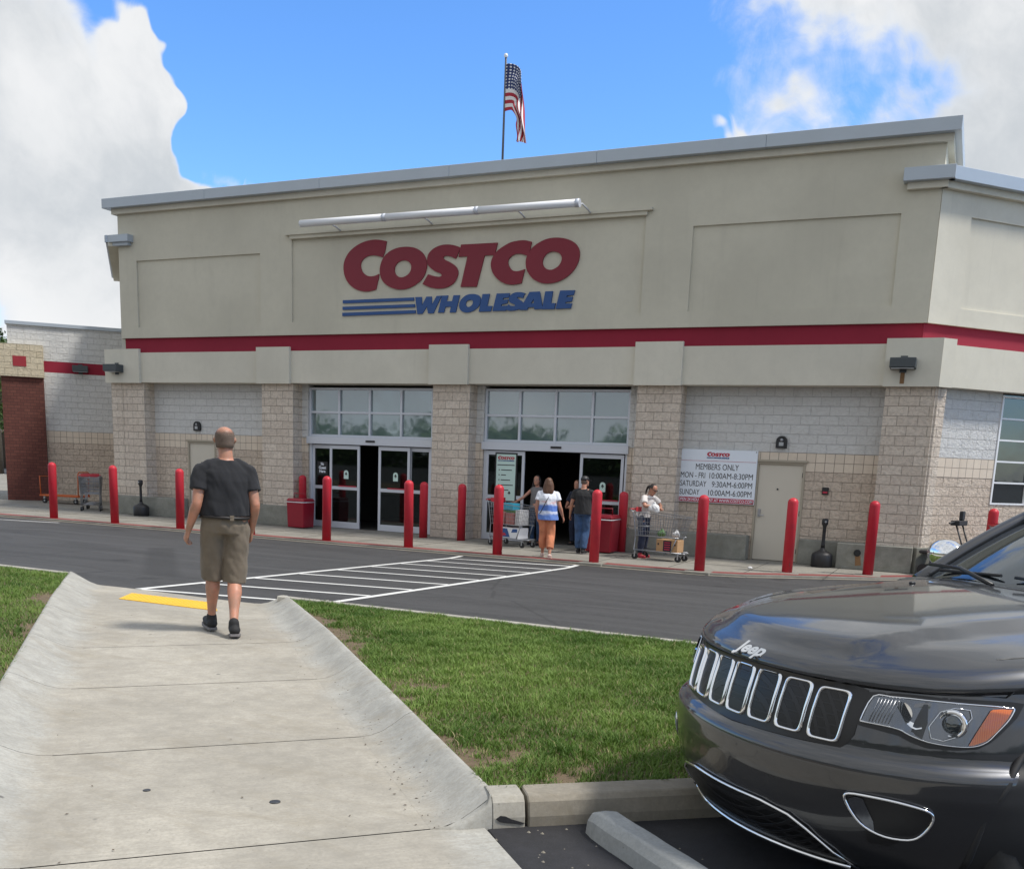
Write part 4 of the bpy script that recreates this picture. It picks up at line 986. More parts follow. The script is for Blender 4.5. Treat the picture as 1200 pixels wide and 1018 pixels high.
def skin_mat(name, col):
    m, t, p = mat(name); n = t.noise(oc(t), 12.0, 4.0); c = t.mix(t.ramp(n,.35,.65), tuple(x*.85 for x in col), (min(1,col[0]*1.15), col[1]*.98, col[2]*.95))
    t.set(p.inputs['Base Color'], c); p.inputs['Roughness'].default_value = .5; p.inputs['Subsurface Weight'].default_value = .08; p.inputs['Subsurface Radius'].default_value = (.02,.008,.004)
    bump(t, p, t.noise(oc(t), 220.0, 2.0), .12, .002); return m
def cloth_mat(name, col, vary=.12, fn=None, rough=.9):
    m, t, p = mat(name); u = oc(t); c = t.mix(t.ramp(t.noise(u, 5.0, 6.0),.35,.65), tuple(x*(1-vary) for x in col), tuple(min(1,x*(1+vary)) for x in col))
    if fn: c = fn(t, u, c)
    t.set(p.inputs['Base Color'], c); p.inputs['Roughness'].default_value = rough; p.inputs['Sheen Weight'].default_value = .06
    bump(t, p, t.noise(u, 260.0, 2.0), .25, .002); return m
M['skin'] = skin_mat('skin', (.42,.22,.145)); M['skin_lips'] = plain('lips', (.38,.13,.11), .5)
M['skin_arm'] = M['skin']
M['tee_grey'] = cloth_mat('tee_charcoal', (.0115,.012,.015)); M['shorts'] = cloth_mat('shorts_taupe', (.150,.120,.088), .12)
def stubble():
    m, t, p = mat('hair_short_grey'); u = oc(t); t.set(p.inputs['Base Color'], t.mix(t.noise(u, 60.0), (.11,.075,.055), (.20,.15,.12))); p.inputs['Roughness'].default_value = .8
    s = t.new('ShaderNodeSeparateXYZ'); t.l.new(u, s.inputs[0]); z = t.math('ADD', s.outputs[2], t.math('MULTIPLY', t.math('SUBTRACT', t.noise(u, 300.0, 1.0), .5), .10))
    tr = t.new('ShaderNodeBsdfTransparent'); mx = t.new('ShaderNodeMixShader'); t.set(mx.inputs[0], t.ramp(z, 1.79, 1.73, 0.0, .78)); t.l.new(tr.outputs[0], mx.inputs[1]); t.l.new(p.outputs[0], mx.inputs[2]); t.l.new(mx.outputs[0], t.n['Material Output'].inputs[0]); return m
M['hair_grey'] = stubble()
M['hair_brown'] = plain('hair_brown', (.10,.045,.022), .55, vary=.4, vscale=30, bmp=.6); M['hair_dark'] = plain('hair_dark', (.02,.014,.012), .5, vary=.3, vscale=30, bmp=.5)
M['eye'] = plain('eye', (.03,.02,.02), .2); M['leather'] = plain('leather', (.012,.009,.008), .5)
M['denim'] = cloth_mat('denim', (.035,.075,.16), .3); M['denim_dark'] = cloth_mat('denim_dark', (.018,.025,.055), .25)
M['pants_orange'] = cloth_mat('pants_orange', (.55,.20,.10), .12); M['tee_black'] = cloth_mat('tee_black', (.018,.018,.019))
def tie(t, u, c):
    s = t.new('ShaderNodeSeparateXYZ'); t.l.new(u, s.inputs[0]); w = t.noise(t.mapping(u, (1.5,1.5,7)), 2.4, 5.0, .6, .9)
    z = t.math('ADD', s.outputs[2], t.math('MULTIPLY', t.math('SUBTRACT', w, .5), .16))
    a = t.mix(t.ramp(z, 1.17, 1.10), (.72,.74,.80), (.10,.20,.55)); b = t.mix(t.ramp(z, 1.02, .98), a, (.62,.66,.78)); b = t.mix(t.ramp(z,.97,.93), b, (.12,.22,.55))
    pk = t.math('MULTIPLY', t.ramp(z, 1.14, 1.19), t.ramp(z, 1.26, 1.20)); return t.mix(t.math('MULTIPLY', t.math('MULTIPLY', pk, .8), t.ramp(w,.5,.62)), b, (.65,.25,.22))
M['tie_dye'] = cloth_mat('tie_dye', (.6,.6,.65), .05, tie)
M['tank_grey'] = cloth_mat('tank_grey', (.16,.15,.15)); M['top_cream'] = cloth_mat('top_cream', (.62,.58,.55), .06); M['sole_grey'] = plain('shoe_sole', (.16,.15,.15), .7); M['sole_red'] = plain('sole_red', (.35,.03,.03), .6)
M['shoe_black'] = plain('shoe_black', (.012,.012,.013), .75, bmp=.5, vary=.2, vscale=60); M['shoe_red'] = plain('shoe_red', (.40,.03,.05), .6)
M['sock_black'] = plain('sock_black', (.012,.012,.013), .9); M['sandal'] = plain('sandal', (.55,.42,.36), .6); M['navy'] = cloth_mat('navy', (.012,.016,.035))
def hand(mb, wrist, d, palm_n, side, s=1.0, curl=.5):
    """palm, four unequal fingers and a thumb; d: hand direction, palm_n: palm normal, side: towards the thumb"""
    d = Vector(d).normalized(); pn = Vector(palm_n); pn = (pn-d*pn.dot(d)).normalized(); sd = d.cross(pn); sd = sd if sd.dot(Vector(side)) > 0 else -sd
    W = Vector(wrist)
    rings = []
    for a, w, h in ((-.01,.026,.020),(.015,.030,.019),(.045,.040,.017),(.075,.043,.016),(.095,.040,.013),(.102,.030,.008)):
        rings.append((W+d*a*s, w*s, h*s, sd, pn))
    loft(mb, rings, 14)
    for k, (o, L) in enumerate(((.031,.070),(.010,.078),(-.011,.073),(-.031,.058))):
        b = W+d*.088*s+sd*o*s; p = [b]; ang = .25*curl
        for j, f in enumerate((.42,.32,.26)):
            ang += (.75*curl+.06*k*curl) if j else .55*curl
            p.append(p[-1]+(d*math.cos(ang)+pn*math.sin(ang))*L*f*s)
        limb(mb, p, [.0098*s,.009*s,.0082*s,.0072*s], 8)
    b = W+d*.03*s+sd*.028*s+pn*.006*s
    limb(mb, [b, b+(d*.030+sd*.024+pn*.008)*s, b+(d*.058+sd*.030+pn*.020)*s, b+(d*.078+sd*.022+pn*.032)*s], [.014*s,.0125*s,.0105*s,.009*s], 8)
def head(mb, c, s=1.0, look=Matrix()):
    """c: centre of skull; face towards +Y in the look frame"""
    C_ = Vector(c)
    def q(p): return C_+look @ (Vector(p)*s)
    X = look @ Vector((1,0,0)); Y = look @ Vector((0,1,0))
    prof = [(-.118,.028,.030,.058),(-.105,.044,.045,.048),(-.080,.058,.066,.028),(-.05,.066,.082,.012),(-.02,.071,.090,.004),(.01,.075,.095,.0),(.04,.077,.097,-.004),(.07,.072,.090,-.006),(.095,.056,.070,-.008),(.110,.034,.044,-.010),(.117,.012,.016,-.010)]
    loft(mb, [(q((0,oy,z)), rx*s, ry*s, X, Y) for z, rx, ry, oy in prof], 20)
    ell(mb, q((0,.082,-.012)), (.011*s,.018*s,.020*s)); limb(mb, [q((0,.086,.022)), q((0,.102,-.016))], [.008*s,.012*s], 8)
    limb(mb, [q((-.02,.084,-.052)), q((0,.090,-.051)), q((.02,.084,-.052))], [.007*s,.009*s,.007*s], 8)
    limb(mb, [q((-.03,.083,.028)), q((0,.088,.026)), q((.03,.083,.028))], [.007*s,.006*s,.007*s], 8)
    for sx in (-1, 1):
        a = q((sx*.078,-.004,.012)); limb(mb, [a+look@Vector((0,-.004,.018))*s, a+look@Vector((sx*.010,-.012,.0))*s, a+look@Vector((0,0,-.026))*s], [.009*s,.011*s,.008*s], 8)
def person(label, loc, rz, H=1.75, J=None, W=1.0, girth=1.0, look=Matrix(), top='tee_grey', bottom='shorts', sleeves=.55, legs='short', hair=None, shoes='shoe_black', vox=.012, curl=.5, extras=None, sock=True, torso_len=None, belly=0.0, skin='skin', group=None, sleeveless=False, hemz=.93):
    """faces +Y. J overrides joint positions (metres for a 1.75 m figure)"""
    t = thing('person', label, 'person', loc, rz, group)
    k = H/1.75
    D = dict(pel=(0,0,.96), waist=(0,.0,1.08), chest=(0,.0,1.30), neck=(0,-.005,1.472), head=(0,.015,1.628),
             shL=(-.180*W,0,1.375), shR=(.180*W,0,1.375), elL=(-.245*W,-.02,1.12), elR=(.245*W,-.02,1.12), wrL=(-.26*W,.06,.87), wrR=(.26*W,.06,.87),
             hpL=(-.09,0,.93), hpR=(.09,0,.93), knL=(-.10,.02,.50), knR=(.10,.02,.50), anL=(-.10,-.02,.09), anR=(.10,-.02,.09), hdL=None, hdR=None, toeL=None, toeR=None)
    D.update(J or {}); j = {a: (Vector(b)*k if b is not None else None) for a, b in D.items()}
    X, Y, Z = Vector((1,0,0)), Vector((0,1,0)), Vector((0,0,1)); g = girth*k
    def torso(mb, e=0.0, lo=0, hi=9):
        R_ = [(j['pel']+Z*-.06*k, .150, .115), (j['pel']+Z*.02*k, .172, .128), (j['waist'], .155+belly*.5, .115+belly), (j['chest']+Z*-.10*k+Y*.005, .165+belly*.3, .122+belly*.8), (j['chest'], .172*W, .125), (j['chest']+Z*.07*k, .160*W, .108), (j['neck']+Z*-.055*k, .115*W, .080), (j['neck']+Z*-.02*k, .075, .066)]
        loft(mb, [(c, rx*g+e, ry*g+e, X, Y) for c, rx, ry in R_], 24)
        for s_ in 'LR': limb(mb, [j['neck']+Z*-.062*k, j['neck'].lerp(j['sh'+s_],.5)+Z*-.012*k, j['sh'+s_]], [.052*g+e*.4, .054*g+e*.4, .052*g+e*.5], 12)
    # --- body
    b = MB(); torso(b)
    limb(b, [j['neck']+Z*-.05*k, j['neck']+Z*.03*k, j['head']+look @ Vector((0,-.02,-.06))*k], [.062*g,.056*k*girth**.5,.058*k], 14)
    head(b, j['head'], k, look)
    for s_, sx in (('L',-1),('R',1)):
        sh, el, wr = j['sh'+s_], j['el'+s_], j['wr'+s_]
        fm = el.lerp(wr, .3)
        limb(b, [sh, sh.lerp(el,.5), el, fm, wr], [.052*g,.047*g,.039*g,.041*g,.026*k], 14)
        hd = j['hd'+s_] if j['hd'+s_] else (wr-el); pn = Vector((-sx,.15,0)) if j['hd'+s_] is None else Vector((-sx*.3,0,-1))
        hand(b, wr, hd, pn, (0,1,0), k*1.05, curl)
        hp, kn, an = j['hp'+s_], j['kn'+s_], j['an'+s_]
        cf = kn.lerp(an,.30)+Y*-.018*k
        limb(b, [hp, hp.lerp(kn,.5), kn, cf, kn.lerp(an,.68)+Y*-.004, an], [.083*g,.074*g,.054*g,.056*g,.038*g,.033*k], 16)
        toe = j['toe'+s_] if j['toe'+s_] else an+Vector((sx*.03,.15,-.055))*k
        limb(b, [an+Vector((0,-.025,-.05))*k, an.lerp(toe,.5)+Z*-.01, toe], [.034*k,.034*k,.026*k], 12)
    body = fuse(b, 'body', [skin], t, vox, 3)
    # eyes, brows
    for sx in (-1, 1):
        e = MB(); c = j['head']+look @ Vector((sx*.030,.083,.010))*k; ell(e, c, (.010*k,.006*k,.006*k)); e.sm = [True]*len(e.f); e.build('eye', 'eye', t)
    # --- top
    if top:
        c = MB(); torso(c, .016*k)
        loft(c, [(j['chest']+Z*.02*k, .166*W*g+.006, .128*g+.008, X, Y), (j['chest']+Z*-.10*k, (.168+belly*.3)*g+.010, (.130+belly*.6)*g+.010, X, Y), (j['waist']+Z*(-.0)*k, (.170+belly*.5)*g+.014, (.130+belly)*g+.014, X, Y), (Vector((j['pel'].x,j['pel'].y,(hemz+.0)*k)), .176*g+.016, .136*g+.018+belly*.5, X, Y), (Vector((j['pel'].x,j['pel'].y,(hemz-.03)*k)), .176*g+.016, .136*g+.018+belly*.5, X, Y)], 24)
        cuts = [((0,0,hemz*k),(0,0,-1))]
        if not sleeveless:
            for s_ in 'LR':
                sh, el = j['sh'+s_], j['el'+s_]; en = sh.lerp(el, sleeves) if sleeves <= 1 else el.lerp(j['wr'+s_], sleeves-1)
                if sleeves <= 1: limb(c, [sh, sh.lerp(en,.5), en], [.067*g,.068*g,.070*g], 14, blunt=True)
                else: limb(c, [sh, sh.lerp(el,.5), el, en], [.064*g,.060*g,.052*g,.042*g], 14, blunt=True)
        o = fuse(c, 'shirt', [top], t, vox, 4, .015*k, 7.0, loc[0], None, cuts)
        # neckline: open collar shows the neck (body radius is larger there)
    # --- bottom
    c = MB()
    loft(c, [(j['pel']+Z*-.09*k, .165*g, .125*g, X, Y), (j['pel']+Z*-.02*k, .178*g, .138*g, X, Y), (j['pel']+Z*.05*k, .168*g, .130*g, X, Y), (j['waist']+Z*-.04*k, .164*g, .127*g, X, Y)], 24)
    cuts = []
    for s_ in 'LR':
        hp, kn, an = j['hp'+s_], j['kn'+s_], j['an'+s_]
        if legs == 'short':
            en = hp.lerp(kn, 1.06); limb(c, [hp+Z*-.0, hp.lerp(kn,.35), hp.lerp(kn,.7), en], [.098*g,.099*g,.089*g,.085*g], 18, blunt=True)
        else:
            en = kn.lerp(an, .93 if legs == 'long' else .72); limb(c, [hp, hp.lerp(kn,.5), kn, kn.lerp(en,.5), en], [.095*g,(.090 if legs == 'long' else .084)*g,(.080 if legs == 'long' else .076)*g,(.076 if legs == 'long' else .078)*g,(.068 if legs == 'long' else .070)*g], 18, blunt=True)
    fuse(c, 'shorts' if legs == 'short' else 'trousers', [bottom], t, vox, 4, .016*k, 6.5, 3+loc[0])
    # --- shoes
    for s_, sx in (('L',-1),('R',1)):
        an = j['an'+s_]; toe = j['toe'+s_] if j['toe'+s_] else an+Vector((sx*.03,.15,-.055))*k
        c = MB(); hl = an+Vector((0,-.035,-.045))*k; dv = (toe-hl).normalized(); sv = dv.cross(Z).normalized(); uv_ = sv.cross(dv)
        L = (toe-hl).length+.05*k
        limb(c, [hl, hl.lerp(toe,.35), hl.lerp(toe,.7)+uv_*-.004, toe], [.046*k,.048*k,.047*k,.036*k], 14, .9, sv)
        limb(c, [an+Z*-.03*k, an+Z*(.015 if shoes != 'sandal' else -.03)*k], [.048*k,.044*k], 12)
        sh = fuse(c, 'shoe', [shoes], t, vox*.8, 2)
        m = MB(); rings = []
        for q in range(11):
            u = q/10; w = (.036+.014*math.sin(min(1,u*1.2)*math.pi*.8))*k*(1 if u < .9 else .72); cc = hl+dv*(-.035*k+(L+.03*k)*u)
            rings.append((cc, w))
        vs = []; z0 = -.052*k; 
        for cc, w in rings:
            for a_, zz in ((-1,-.055),(1,-.055),(1,-.030),(-1,-.030)): vs.append(cc+sv*w*a_+uv_*zz*k)
        fs = []
        for q in range(10):
            for a_ in range(4): fs.append((q*4+a_, q*4+(a_+1)%4, (q+1)*4+(a_+1)%4, (q+1)*4+a_))
        fs.append((3,2,1,0)); fs.append((40,41,42,43)); m.add(vs, fs, 0, False); m.build('sole', 'sole_grey' if shoes == 'shoe_black' else shoes, sh, .006*k, 2)
    if hair: hair(t, j, k, look)
    if extras: extras(t, j, k, look)
    return t
def hair_buzz(t, j, k, look):
    mb = MB(); C_ = j['head']
    prof = [(-.055,.068,.060,-.036),(-.02,.0745,.078,-.016),(.01,.0785,.094,-.006),(.04,.0798,.098,-.007),(.062,.0772,.094,-.009),(.085,.067,.080,-.010),(.105,.048,.058,-.010)]
    vs = []; n = 24
    for z, rx, ry, oy in prof:
        for q in range(n+1):
            a = math.pi-.35+(math.pi+.70)*q/n; vs.append(C_+look @ Vector((rx*math.cos(a)*1.012, oy+ry*math.sin(a)*1.012, z))*k)
    fs = [(r*(n+1)+q, r*(n+1)+q+1, (r+1)*(n+1)+q+1, (r+1)*(n+1)+q) for r in range(len(prof)-1) for q in range(n)]
    mb.add(vs, fs, 0, True); o = mb.build('hair', 'hair_grey', t); s = o.modifiers.new('s','SOLIDIFY'); s.thickness = .003
def hair_long(mat_, length=.30, tilt=0.0):
    def f(t, j, k, look):
        mb = MB(); C_ = j['head']; X = look @ Vector((1,0,0)); Y = look @ Vector((0,1,0))
        ell(mb, C_+look @ Vector((0,-.022,.032))*k, (.088*k,.098*k,.096*k)); 
        prof = [(.03,.094,.085,-.035),(-.03,.112,.080,-.05),(-.09,.122,.068,-.065),(-.09-length*.4,.122,.055,-.085),(-.09-length*.75,.105,.042,-.095),(-.09-length,.065,.022,-.09)]
        loft(mb, [(C_+look @ Vector((tilt*max(0,-z),oy,z))*k, rx*k, ry*k, X, Y) for z, rx, ry, oy in prof], 18)
        fuse(mb, 'hair', [mat_], t, .009, 3, .006, 22.0, 1)
    return f
def hair_tail(mat_):
    def f(t, j, k, look):
        mb = MB(); C_ = j['head']; ell(mb, C_+look @ Vector((0,-.020,.030))*k, (.084*k,.096*k,.094*k))
        limb(mb, [C_+look @ Vector((0,-.10,.03))*k, C_+look @ Vector((0,-.15,-.02))*k, C_+look @ Vector((0,-.15,-.12))*k, C_+look @ Vector((0,-.12,-.2))*k], [.03*k,.028*k,.022*k,.01*k]); fuse(mb, 'hair', [mat_], t, .008, 3, .004, 22.0, 1)
    return f
# --- the man on the walkway, mid-stride, seen from behind
def man_extra(t, j, k, look):
    mb = MB(); c = j['pel']+Vector((0,0,.050))*k; P = []
    for q in range(32):
        a = 2*math.pi*q/32; P.append((c.x+.200*k*math.cos(a), c.y+.166*k*math.sin(a), c.z+.006*math.sin(a*2)))
    mb.tube(P, .016, 6, closed=True); b = mb.build('belt', 'leather', t)
    m = MB(); m.box(c.x+.02, c.x+.055, c.y-.185, c.y-.165, c.z-.022, c.z+.022); m.build('belt_loop', 'shorts', b)
MAN = person('man in charcoal tee and taupe shorts walking away along the concrete walkway', (-5.96,-12.62,.412), R(45+3), 1.82,
    J=dict(pel=(0.03,.0,.95), waist=(.035,0,1.08), chest=(.04,0,1.30), shL=(-.150,-.01,1.38), shR=(.230,.0,1.375), elL=(-.200,-.07,1.115), elR=(.272,-.06,1.11), wrL=(-.262,.03,.885), wrR=(.262,.07,.885),
      hpL=(-.065,.0,.90), hpR=(.125,0,.90), knL=(-.065,.10,.50), knR=(.105,.02,.47), anL=(-.075,.16,.115), anR=(.062,-.22,.115), head=(.045,.03,1.625), neck=(.045,-.0,1.492),
      toeL=(-.10,.32,.08), toeR=(.09,-.07,.045)),
    W=1.04, girth=1.09, look=Matrix.Rotation(R(-8),3,'Z'), hair=hair_buzz, vox=.0085, curl=.8, sleeves=.60, belly=.015, extras=man_extra, hemz=1.015)
# ================================================================== bollards, bins, carts, goods
def build_bollards():
    mb = MB(); H, r = 1.52, .105
    prof = [(r,.0),(r,H-.10)]+[(r*math.cos(a), H-.10+.10*math.sin(a)) for a in [i*math.pi/16 for i in range(1,8)]]+[(0,H)]
    mb.lathe(prof, (0,0,0), 24); me = mb.mesh('bollard'); me.materials.append(M['bollard_red'])
    padm = MB(); padm.prism([(-.2,-.17),(.2,-.17),(.2,.17),(-.2,.17)], -.02, .006); 
    front = 'red bollards along the edge of the pavement'; inner = 'red bollards close to the shop wall'
    names = ['tall red bollard standing in front of the maroon tiled pier, leftmost of the row','red bollard just right of the nested grey shopping carts','red bollard right of the left ash receptacle, before the left recessed wall',
      'red bollard partly hidden behind the walking man','red bollard in front of the left half of the left glass entrance','red bollard in front of the right half of the left glass entrance','red bollard before the cart pushed by the girl in the grey top','red bollard beside the man in the black cap and jeans','red bollard in front of the opening hours board','red bollard in front of the right steel door','red bollard in front of the concrete plinth at the right corner column']
    pos = [(-22.79+2.248*i, 0.0) for i in range(9)]+[(-3.27,1.12),(-1.78,1.93)]
    rb = random.Random(8)
    for (x, y), nm in zip(pos, names):
        o = bpy.data.objects.new('bollard', me); COL.objects.link(o); o.location = (x, y+.06, -.01); o.rotation_euler = (R(rb.uniform(-.5,.5)), R(rb.uniform(-.6,.6)), rb.random()*6); tag(o, nm, 'bollard', front)
    pad = MB()
    for (x, y) in pos[7:]: pad.box(x-.26,x+.26,y-.22,y+.16,-.06,.008)
    struct(pad.build('bollard_footing', 'walk_conc', None, .005, 1))
    for (x, y, nm) in ((-16.9,3.32,'short red bollard standing behind the left red litter bin'),(-12.69,2.72,'inner red bollard before the right sidelight of the left entrance'),(-11.61,2.75,'inner red bollard against the tan column between the two entrances'),(-7.45,3.0,'inner red bollard behind the right red litter bin'),(.45,4.3,'inner red bollard below the window of the right wing')):
        o = bpy.data.objects.new('bollard', me); COL.objects.link(o); o.location = (x, y, 0); o.scale = (1,1,.93); tag(o, nm, 'bollard', inner)
build_bollards()
def build_bin():
    t = thing('litter_bin', 'red square litter bin by the left entrance door', 'litter bin', (-16.62,2.85,0), 0, 'red litter bins by the entrances')
    mb = MB(); w, d = .28, .26
    mb.prism([(-w*.92,-d*.92),(w*.92,-d*.92),(w*.92,d*.92),(-w*.92,d*.92)], .02, .72, top=[(-w,-d),(w,-d),(w,d),(-w,d)]); mb.build('body', 'can_red', t, .02, 2)
    mb = MB(); mb.prism([(-w*1.04,-d*1.04),(w*1.04,-d*1.04),(w*1.04,d*1.04),(-w*1.04,d*1.04)], .722, .80, top=[(-w*.9,-d*.9),(w*.9,-d*.9),(w*.9,d*.9),(-w*.9,d*.9)]); mb.build('lid', 'can_red', t, .02, 2)
    mb = MB(); mb.tube([(-w*.98,-d*1.0,.70),(w*.98,-d*1.0,.70),(w*.98,d,.70),(-w*.98,d,.70)], .012, 6, closed=True); mb.build('trim_band', 'white_plastic', t)
    mb = MB(); mb.tube([(-.2,-.02,.80),(-.2,-.02,.93),(.2,-.02,.93),(.2,-.02,.80)], .014, 6); mb.build('handle', 'can_red', t)
    return t
BIN = build_bin(); dup(BIN, (-7.78,2.5,0), 0, 'red litter bin between the right entrance and the tan column', scale=(1.25,1.2,1.1))
def build_ash():
    t = thing('ash_receptacle', 'black ash receptacle with slim neck beside the left column', 'ash receptacle', (-22.3,2.75,0), 0, 'black ash receptacles')
    mb = MB(); mb.lathe([(.21,0),(.225,.02),(.225,.25),(.20,.30),(.12,.34),(.06,.37),(.045,.42)], (0,0,0), 20); mb.build('base', 'black', t)
    mb = MB(); mb.lathe([(.047,.42),(.038,.50),(.036,.86),(.05,.90),(.068,.93),(.07,1.02),(.05,1.05),(0,1.055)], (0,0,0), 16); n = mb.build('neck', 'black', t)
    mb = MB(); mb.tube([(0,-.066,.985),(0,-.074,.985)], .022, 12); mb.build('opening', 'steel', n)
    return t
ASH = build_ash(); a2 = dup(ASH, (-2.85,3.05,0), .3, 'black ash receptacle in front of the plinth right of the right steel door')
def cart_mesh():
    """wire shopping cart; push handle at -x, nose at +x; returns part builders"""
    def wire(mb, a, b, r=.0045): mb.tube([a, b], r, 5, caps=False)
    top, bot = 1.0, .50
    # basket corners (x,y half width)
    T0, T1 = (-.42,.29), (.52,.235); B0, B1 = (-.36,.26), (.42,.20)
    bk = MB(); n = 9
    def P(s, u, v):       # side s, u along 0..1, v height 0..1
        x0 = B0[0]+(T0[0]-B0[0])*v; x1 = B1[0]+(T1[0]-B1[0])*v; y0 = B0[1]+(T0[1]-B0[1])*v; y1 = B1[1]+(T1[1]-B1[1])*v
        return (x0+(x1-x0)*u, s*(y0+(y1-y0)*u), bot+(top-.08*u-bot)*v)
    for s in (-1,1):
        for i in range(19): wire(bk, P(s,i/18,0), P(s,i/18,1), .0032)
        for v in (0,.2,.4,.6,.8): wire(bk, P(s,0,v), P(s,1,v), .004)
        wire(bk, P(s,0,1), P(s,1,1), .009)
    for u in (0,1):
        for i in range(10):
            y = -1+2*i/9
            def Q(v): p = P(1,u,v); return (p[0], p[1]*y, p[2])
            wire(bk, Q(0), Q(1), .0032)
        for v in (0,.25,.5,.75): wire(bk, P(-1,u,v), P(1,u,v), .004)
        wire(bk, P(-1,u,1), P(1,u,1), .009)
    for i in range(12): p = P(1,i/11,0); wire(bk, p, (p[0],-p[1],p[2]), .0035)
    fr = MB()
    for s in (-1,1):
        fr.tube([(-.50,s*.27,1.04),(-.44,s*.27,.98),(-.38,s*.25,.52),(-.40,s*.25,.20),(-.36,s*.25,.16)], .012, 8)
        fr.tube([(-.38,s*.25,.20),(.50,s*.17,.18)], .012, 8); fr.tube([(-.36,s*.25,.50),(.44,s*.2,.50)], .010, 8)
        fr.tube([(.40,s*.19,.50),(.30,s*.20,.19)], .010, 8)
    fr.tube([(.50,-.17,.18),(.54,-.1,.18),(.54,.1,.18),(.50,.17,.18)], .011, 8)
    for i in range(9): x = -.34+i*.1; fr.tube([(x,-.24+.008*i,.185),(x,.24-.008*i,.185)], .005, 5)
    hd = MB(); hd.tube([(-.51,-.27,1.04),(-.51,.27,1.04)], .017, 10); hd.box(-.425,-.405,-.22,-.02,.99,1.09); hd.box(-.425,-.405,.02,.22,.99,1.09)
    seat = MB()
    for i in range(9): y = -.23+i*.0575; seat.tube([(-.39,y,.70),(-.40,y,.98)], .003, 4); seat.tube([(-.39,y,.70),(-.20,y,.70)], .003, 4)
    seat.tube([(-.20,-.23,.70),(-.20,.23,.70)], .004, 5)
    wh = []
    for (x, y) in ((-.37,.25),(-.37,-.25),(.44,.17),(.44,-.17)):
        m = MB(); m.tube([(x,y-.016,.062),(x,y+.016,.062)], .06, 16); f = MB(); f.box(x-.012,x+.012,y-.024,y-.019,.05,.17); f.box(x-.012,x+.012,y+.019,y+.024,.05,.17); f.tube([(x,y-.03,.062),(x,y+.03,.062)], .012, 8); wh.append((m, f))
    return bk, fr, hd, seat, wh
M['cart_wire'] = plain('cart_wire', (.30,.31,.33), .35, .8); M['cart_red'] = plain('cart_handle_red', (.45,.03,.04), .5)
def build_cart(label, loc, rz, group='wire shopping carts'):
    t = thing('shopping_cart', label, 'shopping cart', loc, rz, group); bk, fr, hd, seat, wh = cart_mesh()
    bk.build('basket', 'cart_wire', t); fr.build('frame', 'cart_wire', t); hd.build('handle', 'cart_red', t); seat.build('child_seat', 'cart_wire', t)
    for m, f in wh: w = m.build('wheel', 'rubber', t); f.build('wheel_fork', 'steel', w)
    return t
CART = build_cart('grey shopping cart with a box underneath held by the woman in sunglasses', (-6.15,1.74,0), R(-8)); CART.scale = (1.22,1.08,1.04)
# carts at the left wall, nested
NG = 'nested grey shopping carts by the left wall'
for i in range(3):
    dup(CART, (-24.95-.20*i, 3.35+.22*i, 0), R(133), ['rearmost cart of the nested row at the left wall, its red seat flap showing','middle cart of the nested row at the left wall','foremost grey cart of the nested row at the left wall, its nose toward the road'][i], NG)
dup(CART, (-10.02,2.35,0), R(-20), 'full shopping cart loaded with groceries at the main entrance')
RG = 'shopping carts standing beyond the dark car'
for i in range(2): dup(CART, (1.0+.42*i, 3.9+.3*i, 0), R(48), ['first shopping cart beside the bollard of the right wing','second shopping cart nested beyond the bollard of the right wing'][i], RG)
def flatbed():
    t = thing('flatbed_cart', 'orange flatbed cart with upright push bar at the left wall', 'flatbed cart', (-28.15,5.15,0), R(12))
    mb = MB(); mb.box(-.75,.75,-.33,.33,.24,.29); mb.build('deck', 'orange', t, .01, 1)
    mb = MB()
    mb.tube([(.72,-.28,.27),(.74,-.28,1.02),(.76,-.24,1.08),(.76,.24,1.08),(.74,.28,1.02),(.72,.28,.27)], .02, 8); mb.build('push_bar', 'orange', t)
    mb = MB(); mb.tube([(-.72,-.28,.27),(-.74,-.28,.9),(-.74,.28,.9),(-.72,.28,.27)], .018, 8); mb.build('end_rail', 'orange', t)
    for x in (-.6,.6):
        for y in (-.25,.25):
            m = MB(); m.tube([(x,y-.02,.09),(x,y+.02,.09)], .09, 16); w = m.build('wheel', 'rubber', t); f = MB(); f.box(x-.03,x+.03,y-.03,y+.03,.15,.245); f.tube([(x,y-.028,.09),(x,y+.028,.09)], .03, 10); f.build('wheel_fork', 'steel', w)
flatbed()
# goods
def box_goods(name, label, loc, rz, dims, m, deco=None, cat='box', group=None):
    t = thing(name, label, cat, loc, rz, group); a, b, h = dims
    mb = MB(); mb.box(-a/2,a/2,-b/2,b/2,0,h); mb.build('carton', m, t, .004, 1)
    if deco: deco(t, a, b, h)
    return t
def deco_card(t, a, b, h):
    mb = MB(); mb.box(-.085,.105,-b/2-.003,-b/2-.0005,.02,h-.02); mb.build('printed_panel', 'navy', t)
    mb = MB()
    for z in (.05,.10,.15,.20): mb.box(-.06,.08,-b/2-.0045,-b/2-.003,z,z+.022)
    mb.build('printed_text', 'print_red', t)
    for x in (-a/2+.05, a/2-.06):
        m = MB(); m.box(x-.018,x+.018,-b/2-.002,-b/2-.0005,.15,.19); m.build('hand_hole', 'black', t)
box_goods('cardboard_box', 'brown cardboard box with dark printed panel on the lower rack of the right cart', (-5.90,1.70,.195), R(-8), (.50,.34,.27), 'cardboard', deco_card)
